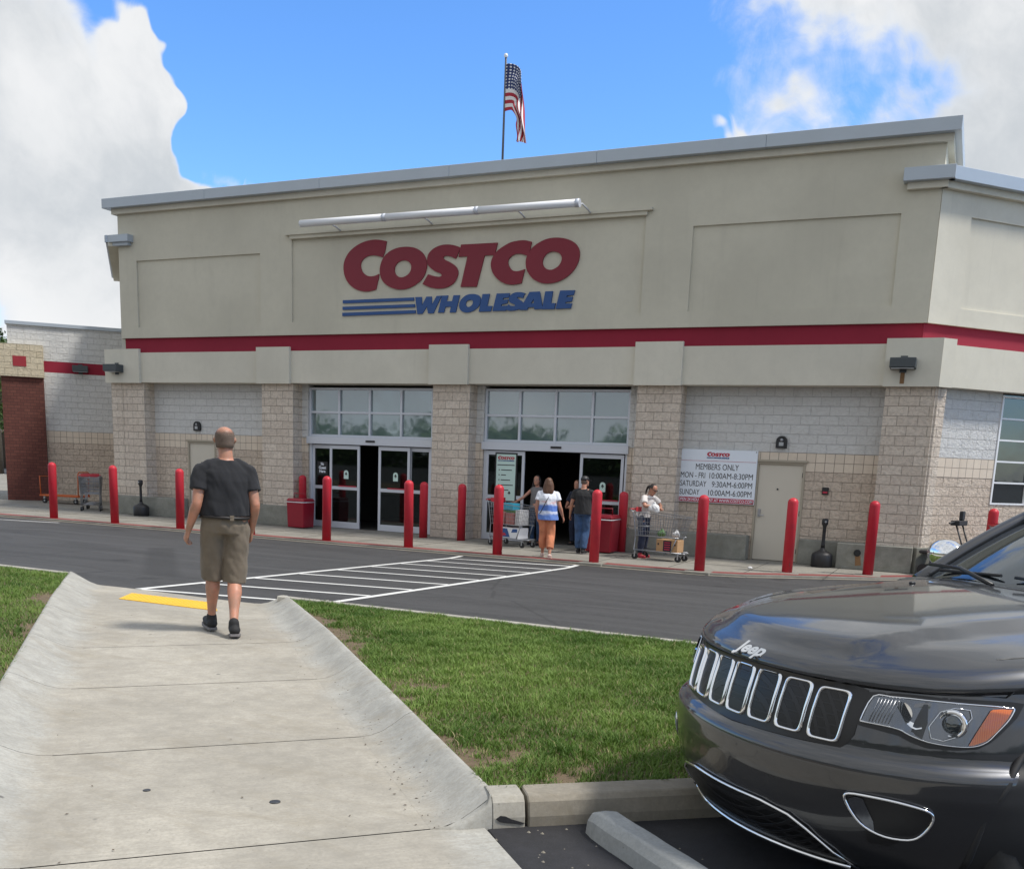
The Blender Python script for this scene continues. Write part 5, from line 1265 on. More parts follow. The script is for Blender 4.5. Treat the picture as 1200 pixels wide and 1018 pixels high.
def deco_blue(t, a, b, h):
    mb = MB(); mb.add([(-a/2+.01,-b/2-.003,.03),(.02,-b/2-.003,.03),(-.08,-b/2-.003,h-.03),(-a/2+.01,-b/2-.003,h-.03)], [(0,1,2,3)]); mb.add([(.06,-b/2-.003,h*.55),(a/2-.02,-b/2-.003,h*.62),(a/2-.02,-b/2-.003,h-.02),(.10,-b/2-.003,h-.03)], [(0,1,2,3)]); mb.build('printed_panel', 'sign_blue', t)
    mb = MB(); mb.add([(-a/2+.03,-b/2-.005,.05),(-.1,-b/2-.005,.07),(-.16,-b/2-.005,.13),(-a/2+.03,-b/2-.005,.12)], [(0,1,2,3)]); mb.build('printed_mark', 'print_red', t)
box_goods('carton', 'blue and white carton on the lower rack of the loaded cart', (-9.92,2.30,.195), R(-20), (.56,.36,.26), 'white_plastic', deco_blue)
def cart_goods(loc, rz, items, grp):
    c, s = math.cos(rz), math.sin(rz)
    for (nm, lab, dx, dy, dz, dims, m) in items:
        box_goods(nm, lab, (loc[0]+dx*c-dy*s, loc[1]+dx*s+dy*c, dz), rz, dims, m, None, 'groceries', grp)
M['teal_pack'] = plain('teal_pack', (.04,.36,.50), .4, vary=.3, vscale=20); M['pink_pack'] = plain('pink_pack', (.45,.16,.14), .5, vary=.6, vscale=25); M['green_pack'] = plain('green_pack', (.07,.16,.05), .6, vary=.5, vscale=30); M['bag_white'] = plain('bag_white', (.60,.60,.60), .45, vary=.2, vscale=14, bmp=.5)
cart_goods((-10.02,2.35), R(-20), [('grocery_pack','teal and white pack on top of the loaded cart',-.05,.0,.86,(.34,.24,.16),'teal_pack'),('grocery_pack','pink and red grocery packs at the handle end of the loaded cart',-.22,.0,.52,(.30,.42,.30),'pink_pack'),('grocery_pack','reddish grocery pack in the middle of the loaded cart',.10,-.02,.52,(.26,.36,.28),'pink_pack'),('grocery_pack','white pack at the nose of the loaded cart',.32,.0,.52,(.14,.32,.36),'bag_white'),('grocery_pack','green grocery pack low in the loaded cart',-.05,.0,.80,(.5,.3,.05),'green_pack')], 'groceries in the loaded cart')
def bag(name, label, loc, s, m, cat='bag'):
    mb = MB(); ell(mb, (0,0,s*.8), (s,s*.8,s*.75)); limb(mb, [(0,0,s*1.1),(.01,0,s*1.7)], [s*.5,s*.25]); ell(mb, (s*.4,0,s*.5),(s*.6,s*.6,s*.5))
    o = fuse(mb, name, [m], None, .012, 3, .02, 14.0, s*10); o.location = loc; tag(o, label, cat); return o
bag('plastic_bag', 'crumpled white plastic bag held by the woman in sunglasses', (-6.26,1.50,1.02), .13, 'bag_white')
bag('salad_bag', 'small white and green bag lying in the basket of the right cart', (-5.78,1.68,.51), .09, 'bag_white'); bag('produce_bag', 'dark green bag of produce in the basket of the right cart', (-6.12,1.72,.51), .09, 'green_pack')
# mobility scooter at the right wing
def scooter():
    t = thing('mobility_scooter', 'red mobility cart with black tiller and handlebars at the right corner', 'mobility scooter', (-.35,3.0,0), R(-20))
    mb = MB(); mb.box(-.35,.35,-.28,.28,.10,.24); mb.build('deck', 'black', t, .04, 2)
    mb = MB(); mb.prism([(.05,-.2),(.35,-.16),(.35,.16),(.05,.2)], .24, .62, top=[(.10,-.15),(.28,-.12),(.28,.12),(.10,.15)]); mb.build('front_shroud', 'can_red', t, .04, 2)
    mb = MB()
    for y in (-.16,.16): mb.tube([(.28,y,.30),(.36,y,.62),(.18,y,1.08)], .018, 8)
    mb.tube([(.18,-.16,1.08),(.18,.16,1.08)], .018, 8); mb.build('tiller', 'black', t)
    mb = MB(); mb.box(.08,.26,-.22,.22,1.07,1.17); mb.tube([(.12,-.40,1.12),(.16,-.2,1.14)], .02, 8); mb.tube([(.12,.40,1.12),(.16,.2,1.14)], .02, 8); h = mb.build('handlebar', 'black', t, .01, 1)
    mb = MB(); mb.box(.12,.20,.08,.22,1.17,1.36); mb.build('control_box', 'black', h, .02, 2)
    mb = MB(); mb.box(-.5,-.12,-.24,.24,.45,.52); mb.build('seat', 'black', t, .03, 2)
    mb = MB(); mb.tube([(-.3,0,.2),(-.3,0,.46)], .04, 10); mb.build('seat_post', 'black', t)
    for x, y in ((.3,-.25),(.3,.25),(-.35,-.27),(-.35,.27)):
        m = MB(); m.tube([(x,y-.035,.12),(x,y+.035,.12)], .12, 18); m.build('wheel', 'rubber', t)
scooter()
# small litter on the pavement
pp = MB(); ell(pp, (0,0,.02), (.05,.04,.03)); o = fuse(pp, 'paper_scrap', ['bag_white'], None, .008, 2, .01, 30.0); o.location = (-4.05,1.35,.0); tag(o, 'crumpled white paper scrap on the pavement near the steel door', 'litter')

# ================================================================== shoppers
TIE = person('woman in blue and white tie dye top and orange trousers, seen from behind', (-8.22,.22,.0), R(22), 1.70,
    J=dict(pel=(0.02,0,.95), shL=(-.175,0,1.39), shR=(.175,0,1.39), elL=(-.24,-.03,1.12), elR=(.265,-.02,1.13), wrL=(-.22,.02,.90), wrR=(.34,.05,.92), knL=(-.085,.08,.50), knR=(.095,.02,.49), anL=(-.075,.14,.10), anR=(.085,-.16,.11), toeL=(-.085,.30,.05), toeR=(.10,.0,.045)),
    W=1.06, girth=1.16, top='tie_dye', bottom='pants_orange', legs='crop', sleeves=.5, hair=hair_long('hair_brown', .17), shoes='sandal', vox=.012, hemz=.84)
def strap(t, j, k, look):
    mb = MB(); mb.tube([j['neck']+Vector((-.0,-.08,-.02)), j['chest']+Vector((-.02,-.178,-.02)), j['waist']+Vector((-.12,-.178,-.02)), j['pel']+Vector((-.2,-.05,0))], .008, 6); mb.build('strap', 'black', t)
strap(TIE, {k_: Vector(v)*.97 for k_, v in dict(neck=(.07,0,1.46), chest=(0,0,1.30), waist=(0,0,1.08), pel=(.02,0,.95)).items()}, 1, None)
def cap(t, j, k, look):
    mb = MB(); C_ = j['head']; prof = [(.02,.086,.104,-.004),(.05,.087,.103,-.006),(.085,.074,.088,-.008),(.112,.045,.056,-.010),(.124,.012,.014,-.010)]
    vs = []; n = 24
    mb2 = MB(); loft(mb2, [(C_+look @ Vector((0,oy,z))*k, rx*k, ry*k, look @ Vector((1,0,0)), look @ Vector((0,1,0))) for z, rx, ry, oy in prof], 24); mb2.sm = [True]*len(mb2.f); c = mb2.build('cap', 'black', t)
    mb = MB(); v, f = fill2d([[(-.07,.08)]+[(.075*math.cos(a), .09+.085*math.sin(a)) for a in [math.pi-i*math.pi/10 for i in range(0,11)]]+[(.07,.08)]], .008); mb.add([C_+look @ Vector((p[0],p[1],.026+p[2]-.10*(p[1]-.08)))*k for p in v], f); mb.build('cap_brim', 'black', c)
def cap_and_hair(t, j, k, look): cap(t, j, k, look); hair_buzz(t, j, k, look)
person('man in black cap, black shirt and blue jeans walking into the entrance', (-7.98,1.72,.0), R(6), 1.76,
    J=dict(elL=(-.26,-.03,1.12), wrL=(-.30,.03,.88), elR=(.24,.06,1.14), wrR=(.16,.24,1.06), knL=(-.09,.04,.50), anL=(-.07,.04,.10), knR=(.07,.06,.5), anR=(.06,-.05,.10), head=(.01,.03,1.625)),
    W=1.05, girth=1.08, look=Matrix.Rotation(R(-35),3,'Z'), top='tee_black', bottom='denim', legs='long', sleeves=.6, hair=cap_and_hair, vox=.012, hemz=.90)
person('young woman in grey sleeveless top reaching to the loaded cart, facing out', (-9.70,3.05,.0), R(172), 1.70,
    J=dict(elL=(-.24,.06,1.14), wrL=(-.16,.24,1.03), elR=(.30,.18,1.18), wrR=(.42,.36,1.06), head=(0,.03,1.625)), W=.92, girth=.88, look=Matrix.Rotation(R(10),3,'Z'), top='tank_grey', bottom='denim', legs='long', sleeveless=True, hair=hair_long('hair_dark', .26, .25), vox=.012)
def shades(t, j, k, look):
    mb = MB()
    for sx in (-1,1): ell(mb, j['head']+look @ Vector((sx*.032,.092,.012))*k, (.026*k,.010*k,.019*k))
    mb.tube([j['head']+look @ Vector(p)*k for p in ((-.08,.0,.016),(-.055,.085,.018),(0,.103,.018),(.055,.085,.018),(.08,0,.016))], .004, 6); mb.sm = [True]*len(mb.f); mb.build('sunglasses', 'black', t)
person('woman with dark ponytail and sunglasses in a cream top leaning over the right cart', (-6.62,2.02,.0), R(-110), 1.70,
    J=dict(pel=(0,-.04,.95), waist=(0,.0,1.08), chest=(0,.06,1.28), neck=(0,.13,1.43), head=(0,.20,1.565), shL=(-.18,.10,1.38), shR=(.18,.10,1.38), elL=(-.30,.22,1.20), elR=(.30,.22,1.20), wrL=(-.12,.36,1.16), wrR=(.10,.38,1.18), hdL=(.6,.5,-.1), hdR=(-.6,.5,-.1), knL=(-.09,.0,.5), knR=(.09,.03,.5), anL=(-.10,-.06,.09), anR=(.10,.02,.09)),
    W=1.0, girth=1.0, look=Matrix.Rotation(R(-28),3,'X'), top='top_cream', bottom='denim_dark', legs='long', sleeves=.7, hair=hair_tail('hair_dark'), shoes='shoe_red', vox=.012, extras=shades)
person('dim figure in navy clothes inside the dark main entrance', (-8.92,3.75,.0), R(160), 1.62, W=1.0, girth=1.1, top='navy', bottom='denim_dark', legs='long', sleeves=.9, hair=hair_long('hair_brown', .1), vox=.014,
    J=dict(elL=(-.24,.08,1.14), wrL=(-.12,.28,1.05), elR=(.24,.08,1.14), wrR=(.12,.28,1.05)))
# ================================================================== the dark SUV
def crv(xs, ys):
    """monotone-ish cubic interpolation"""
    xs = np.array(xs, float); ys = np.array(ys, float); d = np.diff(ys)/np.diff(xs); m = np.zeros(len(xs))
    m[0], m[-1] = d[0], d[-1]
    for i in range(1, len(xs)-1): m[i] = 0 if d[i-1]*d[i] <= 0 else 2/(1/d[i-1]+1/d[i])
    def f(x):
        x = np.clip(x, xs[0], xs[-1]); i = np.clip(np.searchsorted(xs, x, 'right')-1, 0, len(xs)-2); h = xs[i+1]-xs[i]; t = (x-xs[i])/h
        return (2*t**3-3*t**2+1)*ys[i]+(t**3-2*t**2+t)*h*m[i]+(-2*t**3+3*t**2)*ys[i+1]+(t**3-t**2)*h*m[i+1]
    return f
def sst(x, a, b): t = np.clip((x-a)/(b-a),0,1); return t*t*(3-2*t)
# plan contour at bumper height, nose centre -> along the left side -> tail centre
_cx = [0,-.010,-.040,-.085,-.150,-.235,-.345,-.49,-.66,-.91,-1.3,-2.0,-2.8,-3.6,-4.25,-4.55,-4.72,-4.80,-4.82,-4.82]
_cy = [0,.15,.30,.43,.56,.67,.775,.865,.925,.96,.97,.97,.97,.965,.945,.91,.83,.65,.3,0]
def contour(n):
    P = np.array([_cx,_cy]).T; o = []
    for i in range(len(P)-1):
        p1, p2 = P[i], P[i+1]; p0 = P[i-1] if i else np.array([P[1][0],-P[1][1]]); p3 = P[i+2] if i+2 < len(P) else np.array([P[-2][0],-P[-2][1]])
        for j in range(12):
            t = j/12; o.append(.5*((2*p1)+(-p0+p2)*t+(2*p0-5*p1+4*p2-p3)*t*t+(-p0+3*p1-3*p2+p3)*t**3))
    o.append(P[-1]); o = np.array(o); s = np.r_[0, np.cumsum(np.linalg.norm(np.diff(o,axis=0),axis=1))]
    # finer spacing at the front
    u = np.linspace(0,1,n); ss = s[-1]*(u**1.35); return np.stack([np.interp(ss,s,o[:,0]), np.interp(ss,s,o[:,1])],1)
CN = contour(150); CT = np.gradient(CN, axis=0); CNn = np.stack([-CT[:,1], CT[:,0]],1); CNn /= np.linalg.norm(CNn,axis=1)[:,None]; CNn = -CNn  # inward? fixed below
if (CNn[75] @ np.array([0,1])) > 0: CNn = -CNn       # inward normal: towards y=0
zz = [.20,.235,.28,.34,.42,.50,.57,.615,.640,.655,.665,.680,.72,.80,.88,.905,.915,.930,.955,.975,.990]
fi = [.17,.12,.085,.05,.022,.008,.0,.0,.004,.014,.032,.050,.056,.072,.094,.100,.088,.088,.104,.130,.165]
si = [.09,.06,.035,.02,.008,.0,.0,.0,.0,.0,.002,.003,.006,.012,.024,.030,.034,.040,.054,.075,.105]
F_in = crv(zz, fi); S_in = crv(zz, si)
ztop = crv([-4.9,-4.2,-3.0,-2.0,-1.5,-1.0,-.6,-.3,0],[1.06,1.08,1.09,1.09,1.085,1.06,1.025,.995,.985])
def body_pt(i, z):
    """hull point for contour station i and nominal height z"""
    x, y = CN[i]; w = sst(x, -.95, -.45); w = 1-(1-w)**1.3
    ins = F_in(z)*w+S_in(z)*(1-w)
    if x < -4.0: ins = S_in(z)+.12*sst(z,.7,.99)*sst(-x,4.3,4.8)*.5
    q = CN[i]+CNn[i]*ins
    k = (ztop(x)-.6)/(.99-.6); Z = z if z < .6 else .6+(z-.6)*k
    if z < .3: Z = z+(.06*(1-w))
    return (q[0], max(q[1],0.0), Z)
ZR = np.unique(np.concatenate([np.array(zz), np.linspace(.2,.99,64)])); ZR = ZR[np.r_[True, np.diff(ZR) > .004]]
GR = np.array([[body_pt(i, z) for i in range(len(CN))] for z in ZR])
NF = 62  # front stations
_Y = GR[:,:NF,1]; _Z = GR[:,:NF,2]; _X = GR[:,:NF,0]
_gx0 = np.gradient(_X,axis=0), np.gradient(_X,axis=1); _gy = np.gradient(_Y,axis=0), np.gradient(_Y,axis=1); _gz = np.gradient(_Z,axis=0), np.gradient(_Z,axis=1)
_N = np.cross(np.stack([_gx0[1],_gy[1],_gz[1]],-1), np.stack([_gx0[0],_gy[0],_gz[0]],-1)); _N /= np.linalg.norm(_N,axis=-1)[...,None]+1e-12
if _N[30,5,0] < 0: _N = -_N
def fascia(y, z, off=0.0):
    a = abs(y); d = (_Y-a)**2+(_Z-z)**2; i, j = np.unravel_index(np.argmin(d), d.shape)
    n = _N[i,j]; x = _X[i,j]-(n[1]*(a-_Y[i,j])+n[2]*(z-_Z[i,j]))/max(n[0],.12)
    n = n if y >= 0 else n*np.array([1,-1,1]); return np.array([x+n[0]*off, y+n[1]*off, z+n[2]*off])
def hood_z(x, y):
    a = abs(y); c = zc_h(x); yb = .36+.20*np.clip((-x-.2)/1.2,0,1)
    return c-.055*(a/.8)**2.2-.026*sst(a, yb, yb+.05)
zc_h = crv([-1.6,-1.2,-.8,-.5,-.3,-.16,-.1],[1.175,1.155,1.125,1.093,1.058,1.018,.99])
def car():
    t = thing('parked_car', 'dark grey SUV parked nose toward the walkway at the lower right', 'car', (-.798,-15.666,.385), -2.301)
    for nm, c, kw in (('car_paint',(.030,.031,.036),dict(rough=.28,metal=.55,coat=1.0)),): 
        m, tt, p = mat(nm); fl = tt.noise(oc(tt), 900.0, 2.0); tt.set(p.inputs['Base Color'], tt.mix(fl, (.014,.015,.018), (.048,.050,.055))); p.inputs['Metallic'].default_value = .6; p.inputs['Roughness'].default_value = .34; p.inputs['Coat Weight'].default_value = 1.0; p.inputs['Coat Roughness'].default_value = .05; p.inputs['Coat IOR'].default_value = 1.65; M[nm] = m
    M['car_black'] = plain('car_black', (.010,.010,.011), .35); M['car_matt'] = plain('car_matt', (.014,.014,.015), .65)
    M['tyre'] = plain('tyre', (.018,.018,.018), .85, bmp=.3); M['rim'] = plain('rim', (.45,.46,.48), .25, .9)
    M['lamp_glass'] = glass('lamp_glass', (.1,.1,.1), 1.45, .97, .01, 0.0, (.96,.97,.98)); M['windscreen'] = glass('windscreen', (.02,.025,.03), 2.1, .55, .01)
    m, tt, p = mat('lamp_inside'); v = tt.new('ShaderNodeTexVoronoi'); tt.set(v.inputs['Vector'], oc(tt)); v.inputs['Scale'].default_value = 90.0; p.inputs['Base Color'].default_value = (.16,.17,.19,1); p.inputs['Metallic'].default_value = .9; p.inputs['Roughness'].default_value = .16; bump(tt, p, tt.noise(tt.mapping(oc(tt), (1,1,.15)), 28.0, 1.0), .35, .01); M['lamp_inside'] = m
    m, tt, p = mat('amber'); w = tt.new('ShaderNodeTexWave'); tt.set(w.inputs['Vector'], oc(tt)); w.inputs['Scale'].default_value = 60.0; tt.set(p.inputs['Base Color'], tt.mix(w.outputs[0], (.80,.13,.0), (.98,.26,.01))); p.inputs['Roughness'].default_value = .12; p.inputs['Coat Weight'].default_value = 1.0; M['amber'] = m
    m, tt, p = mat('mesh_grille'); h = tt.new('ShaderNodeTexBrick'); tt.set(h.inputs['Vector'], tt.mapping(oc(tt), (1,1,1), (R(90),0,R(90)))); h.inputs['Scale'].default_value = 1.0; h.inputs['Brick Width'].default_value = .036; h.inputs['Row Height'].default_value = .018; h.inputs['Mortar Size'].default_value = .0035
    tt.set(p.inputs['Base Color'], tt.mix(h.outputs['Fac'], (.0012,.0012,.0012), (.009,.009,.010))); p.inputs['Roughness'].default_value = .35; bump(tt, p, h.outputs['Fac'], 1.0, .01); M['mesh_grille'] = m
    # ---- lower hull, both sides in one skin
    rows = []
    for r in range(len(ZR)):
        L = [tuple(p) for p in GR[r]]; rows.append(L+[(x,-y,z) for x, y, z in L[-2:0:-1]])
    n = len(rows[0]); vs = [p for row in rows for p in row]; fs = []
    for i in range(len(rows)-1):
        for j in range(n): fs.append((i*n+j, i*n+(j+1)%n, (i+1)*n+(j+1)%n, (i+1)*n+j))
    # bonnet and deck: rings shrinking from the shoulder to a spine
    top = rows[-1]; K = 16; base = (len(rows)-1)*n
    def spine_x(x): return np.interp(x, [-4.82,-4.3,-1.5,-.2,-.1], [-4.3,-4.2,-1.5,-.52,-.48])
    prev = base
    for k in range(1, K+1):
        rho = (k/K); o = len(vs)
        for (x, y, z) in top:
            sx = spine_x(x); X = x+(sx-x)*rho; Y = y*(1-rho)
            if X > -1.62: hz = float(hood_z(X, Y))
            else: hz = 1.12
            zb = z+.10*rho
            w = float(sst(rho, 0, .22)) if x > -1.6 else 0
            e = 1-(1-min(rho/.22,1))**2.2
            Zz = z+(hz-z)*e if x > -1.62 else z+.05*e
            vs.append((X, Y, Zz))
        for j in range(n): fs.append((prev+j, prev+(j+1)%n, o+(j+1)%n, o+j))
        prev = o
    fs.append(tuple(range(n-1,-1,-1)))
    mb = MB(); mb.add(vs, fs, 0, True)
    body = mb.build('body', ['car_paint','car_matt'], t)
    # close spine
    bm = bmesh.new(); bm.from_mesh(body.data); bmesh.ops.remove_doubles(bm, verts=bm.verts, dist=.0015); bmesh.ops.recalc_face_normals(bm, faces=bm.faces); bm.to_mesh(body.data); bm.free()
    # wheel arches
    for x in (-.93, -3.845):
        for s in (-1, 1):
            c = MB(); c.tube([(x, s*.62, .40), (x, s*1.10, .40)], .435, 40, smooth=False)
            co = c.build('arch_cut', 'car_matt', None); co.parent = t
            b = body.modifiers.new('b', 'BOOLEAN'); b.operation = 'DIFFERENCE'; b.object = co; b.solver = 'EXACT'
            dg = bpy.context.evaluated_depsgraph_get(); dg.update(); me = bpy.data.meshes.new_from_object(body.evaluated_get(dg)); body.modifiers.clear(); body.data = me; bpy.data.objects.remove(co)
    for p in body.data.polygons:
        p.use_smooth = True; c_ = p.center
        for x in (-.93, -3.845):
            if math.hypot(c_.x-x, c_.z-.40) < .4357 and abs(c_.y) > .5: p.material_index = 1
    try: body.data.set_sharp_from_angle(angle=R(38))
    except Exception: pass
    # arch liners and flares
    for x in (-.93, -3.845):
        for s in (-1, 1):
            f = MB(); P = []
            for a in [i*math.pi/24-.25 for i in range(0,31)]:
                X_ = x+.445*math.cos(a); Z_ = .40+.445*math.sin(a); j_ = int(np.argmin(np.abs(CN[:,0]-X_))); r_ = int(np.argmin(np.abs(GR[:,j_,2]-Z_))); P.append((X_, s*(GR[r_,j_,1]-.012), Z_))
            f.tube(P, .014, 8); f.build('arch_trim', 'car_matt', t)
            w = MB(); prof = [(.20,-.115),(.30,-.125),(.365,-.11),(.385,-.08),(.39,0),(.385,.08),(.365,.11),(.30,.125),(.20,.115)]
            mt = Matrix.Translation((x, s*.755, .39)) @ Matrix.Rotation(R(90),4,'X'); w.lathe(prof, (0,0,0), 44, mtx=mt)
            wh = w.build('wheel', 'tyre', t)
            rm = MB(); rm.lathe([(.0,.02),(.05,.03),(.06,.01),(.24,-.02),(.255,.02),(.262,.06)], (0,0,.045 if s < 0 else 0), 40, mtx=Matrix.Translation((x, s*.805, .39)) @ Matrix.Rotation(R(90)*(1 if s < 0 else -1),4,'X'))
            r_ = rm.build('rim', 'rim', wh)
            sp = MB()
            for q in range(5):
                a = q*2*math.pi/5; sp.tube([(x+.03*math.cos(a), s*.840, .39+.03*math.sin(a)), (x+.245*math.cos(a), s*.858, .39+.245*math.sin(a))], [.035,.022], 6)
            sp.build('spokes', 'rim', r_)
    # ---- greenhouse
    zb_ = 1.07; 
    roofc = [(-1.58,1.155),(-2.15,1.60),(-2.45,1.70),(-3.2,1.735),(-4.1,1.68),(-4.45,1.60),(-4.72,1.18)]
    def sec(x, z): # half width at roof
        return .70-.02*abs(x+3)
    gl = MB()
    # windscreen: curved sheet between cowl and roof edge
    def ws(u, v, off=0.0):
        a = -1+2*u; x0 = -1.50-.26*a*a; x1 = -2.34-.16*a*a; y0 = .79*a; y1 = .60*a; z0 = 1.150-.055*a*a; z1 = 1.555-.03*a*a
        x = x0+(x1-x0)*v; y = y0+(y1-y0)*v; z = z0+(z1-z0)*v+.025*math.sin(v*math.pi); return (x+off*.6, y, z+off*.8)
    gl.grid([[ws(i/24, j/12) for i in range(25)] for j in range(13)], 0, True); g = gl.build('windscreen', 'windscreen', t); sd = g.modifiers.new('s','SOLIDIFY'); sd.thickness = .006
    for u in (0,1):
        bd = MB(); P = [ws(u, v/10, .012) for v in range(11)]; bd.tube(P, .038, 8); bd.build('front_pillar', 'car_paint', t)
    bd = MB(); bd.tube([ws(i/20, 0, .004) for i in range(21)], .022, 6); bd.tube([ws(i/20, 1, .004) for i in range(21)], .022, 6); bd.build('windscreen_seal', 'car_black', t)
    # cowl and wipers
    cw = MB(); cw.grid([[(ws(i/20,0)[0]+.13-.03*abs(-1+i/10), ws(i/20,0)[1]*1.0, ws(i/20,0)[2]+.004) for i in range(21)], [(ws(i/20,0)[0]+.0, ws(i/20,0)[1], ws(i/20,0)[2]+.010) for i in range(21)]], 0, True); cw.build('cowl_panel', 'car_black', t)
    for (y0, y1) in ((.55,-.05),(-.10,-.68)):
        w = MB(); a = Vector((-1.50,y0,1.172)); b = Vector((-1.62-.14*abs(y1),y1,1.205)); w.tube([a, a.lerp(b,.5)+Vector((0,0,.03)), b], .010, 6)
        w.tube([ws(.5+.62*y0-.02,.10,.02), ws(.5+.60*y1,.10,.02)], .008, 6); w.build('wiper', 'car_black', t)
    # side glass, pillars, roof
    for s in (-1, 1):
        sg = MB(); lo = [(-1.76,.80,1.10),(-2.6,.835,1.11),(-3.5,.835,1.12),(-4.35,.79,1.14)]; hi = [(-2.50,.60,1.545),(-2.8,.635,1.64),(-3.6,.63,1.645),(-4.2,.60,1.60)]
        sg.grid([[(x,s*y,z) for x,y,z in lo],[(x,s*(y+.01),z) for x,y,z in [((a[0]+b[0])/2,(a[1]+b[1])/2+.02,(a[2]+b[2])/2) for a,b in zip(lo,hi)]],[(x,s*y,z) for x,y,z in hi]], 0, True, s < 0); sg.build('side_window', 'windscreen', t)
        pl = MB()
        for (a, b, r_) in ((lo[0],hi[0],.035),(lo[1],hi[1],.035),(lo[2],hi[2],.03),(lo[3],hi[3],.05)): pl.tube([(a[0],s*a[1],a[2]-.02),(b[0],s*b[1],b[2])], r_, 8)
        pl.tube([(x,s*(y+.005),z) for x,y,z in hi], .035, 8); pl.build('window_pillar', 'car_black', t)
        tr = MB(); tr.tube([(x,s*(y+.012),z-.01) for x,y,z in lo], .012, 6); tr.build('window_trim', 'chrome', t)
        rr = MB(); rr.tube([(-2.5,s*.58,1.70),(-2.62,s*.58,1.76),(-4.0,s*.56,1.76),(-4.12,s*.56,1.70)], .018, 8); rr.build('roof_rail', 'chrome', t)
    rf = MB(); xs = np.linspace(-2.32,-4.45,20); P = []
    for x in xs:
        zc = float(crv([-4.5,-4.2,-3.6,-2.9,-2.4,-2.15],[1.61,1.67,1.705,1.69,1.63,1.57])(x)); P.append([(x-(.12*(a*a) if x > -2.3 else 0), .64*a, zc-.075*abs(a)**2.5) for a in np.linspace(-1,1,17)])
    rf.grid(P, 0, True, True); rf.build('roof', 'car_paint', t)
    rg = MB(); rg.grid([[(-4.45,.60*a,1.60) for a in np.linspace(-1,1,9)],[(-4.74,.74*a,1.12) for a in np.linspace(-1,1,9)]], 0, True, True); rg.build('rear_window', 'windscreen', t)
    # cabin: dash and seats
    cb = MB(); cb.box(-2.05,-1.75,-.7,.7,.9,1.12); cb.box(-4.3,-2.05,-.72,.72,.5,.62); cb.build('dashboard', 'car_matt', t, .03, 2)
    for (x, y) in ((-2.75,.37),(-2.75,-.37)):
        s_ = MB(); s_.box(x-.1,x+.08,y-.23,y+.23,.62,1.25); s_.box(x-.06,x+.04,y-.13,y+.13,1.29,1.45); s_.build('seat', 'car_matt', t, .05, 3)
    swm = MB(); P = [(-2.2+.06*math.sin(a), .37+.18*math.cos(a), 1.08+.17*math.sin(a)) for a in [i*2*math.pi/20 for i in range(20)]]; swm.tube(P, .014, 6, closed=True); swm.build('steering_wheel', 'car_black', t)
    # mirrors
    for s in (-1, 1):
        m = MB(); ell(m, (-2.18, s*1.02, 1.225), (.075,.115,.080)); m.sm = [True]*len(m.f); mm = m.build('wing_mirror', 'chrome', t)
        st_ = MB(); st_.tube([(-2.18,s*.80,1.12),(-2.24,s*.93,1.18)], .03, 8); st_.build('mirror_arm', 'car_black', mm)
    # ---- patches that follow the fascia
    def patch(name, mt, cols, off, parent=t, nv=8, thick=0.0, both=False):
        """cols: list of (y, zlow, zhigh)"""
        out = []
        for s in ((1,-1) if both else (1,)):
            mb = MB(); P = []
            for (y, a, b) in cols: P.append([tuple(fascia(s*y, a+(b-a)*q/nv, off)) for q in range(nv+1)])
            mb.grid(P, 0, True, s > 0)
            o = mb.build(name, mt, parent)
            if thick: sd = o.modifiers.new('s','SOLIDIFY'); sd.thickness = thick; sd.offset = 0
            out.append(o)
        return out
    def lerp_cols(keys, n):
        ys = [k[0] for k in keys]; o = []
        for q in range(n+1):
            y = ys[0]+(ys[-1]-ys[0])*q/n; o.append((y, float(np.interp(y, ys, [k[1] for k in keys])), float(np.interp(y, ys, [k[2] for k in keys]))))
        return o
    def ring(cols_outline, r, mt, name, parent, off=.004, s=1, n=6):
        mb = MB(); P = [tuple(fascia(s*y, z, off)) for y, z in cols_outline]; mb.tube(P, r, n, closed=True); return mb.build(name, mt, parent)
    # grille surround
    gs = patch('grille_panel', 'car_black', lerp_cols([(-.515,.715,.895),(-.49,.680,.906),(0,.668,.914),(.49,.680,.906),(.515,.735,.895)], 60), .0035)[0]
    def sup(cy, cz, w, h, n=56, e=7.0, sk=0.0):
        o = []
        for q in range(n):
            a = 2*math.pi*q/n; c_, s_ = math.cos(a), math.sin(a); dx = w*abs(c_)**(2/e)*(1 if c_ > 0 else -1); dz = h*abs(s_)**(2/e)*(1 if s_ > 0 else -1); o.append((cy+dx+sk*dz, cz+dz))
        return o
    for i in range(-3, 4):
        cy = .1385*i; cz = .800-.0012*i*i; w, h = .052, .094-.0018*abs(i)
        sl = MB(); o = sup(cy, cz, w, h)
        c0 = fascia(cy, cz, .006); vs = []
        for rr in (1.0,.66,.33):
            for (y, z) in o: vs.append(tuple(fascia(cy+(y-cy)*rr, cz+(z-cz)*rr, .006)))
        vs.append(tuple(c0)); N_ = len(o); fs = []
        for rr in range(2):
            for q in range(N_): fs.append((rr*N_+q, rr*N_+(q+1)%N_, (rr+1)*N_+(q+1)%N_, (rr+1)*N_+q))
        for q in range(N_): fs.append((2*N_+q, 2*N_+(q+1)%N_, 3*N_))
        sl.add(vs, fs, 0, True); slot = sl.build('grille_slot', 'mesh_grille', t)
        rn = MB()
        # chrome frame: flat band stepping out toward the viewer
        P0 = [tuple(fascia(y, z, .004)) for y, z in sup(cy, cz, w+.008, h+.008)]; P1 = [tuple(fascia(y, z, .014)) for y, z in sup(cy, cz, w+.0045, h+.0045)]; P2 = [tuple(fascia(y, z, .014)) for y, z in sup(cy, cz, w-.0005, h-.0005)]; P3 = [tuple(fascia(y, z, .006)) for y, z in sup(cy, cz, w-.003, h-.003)]
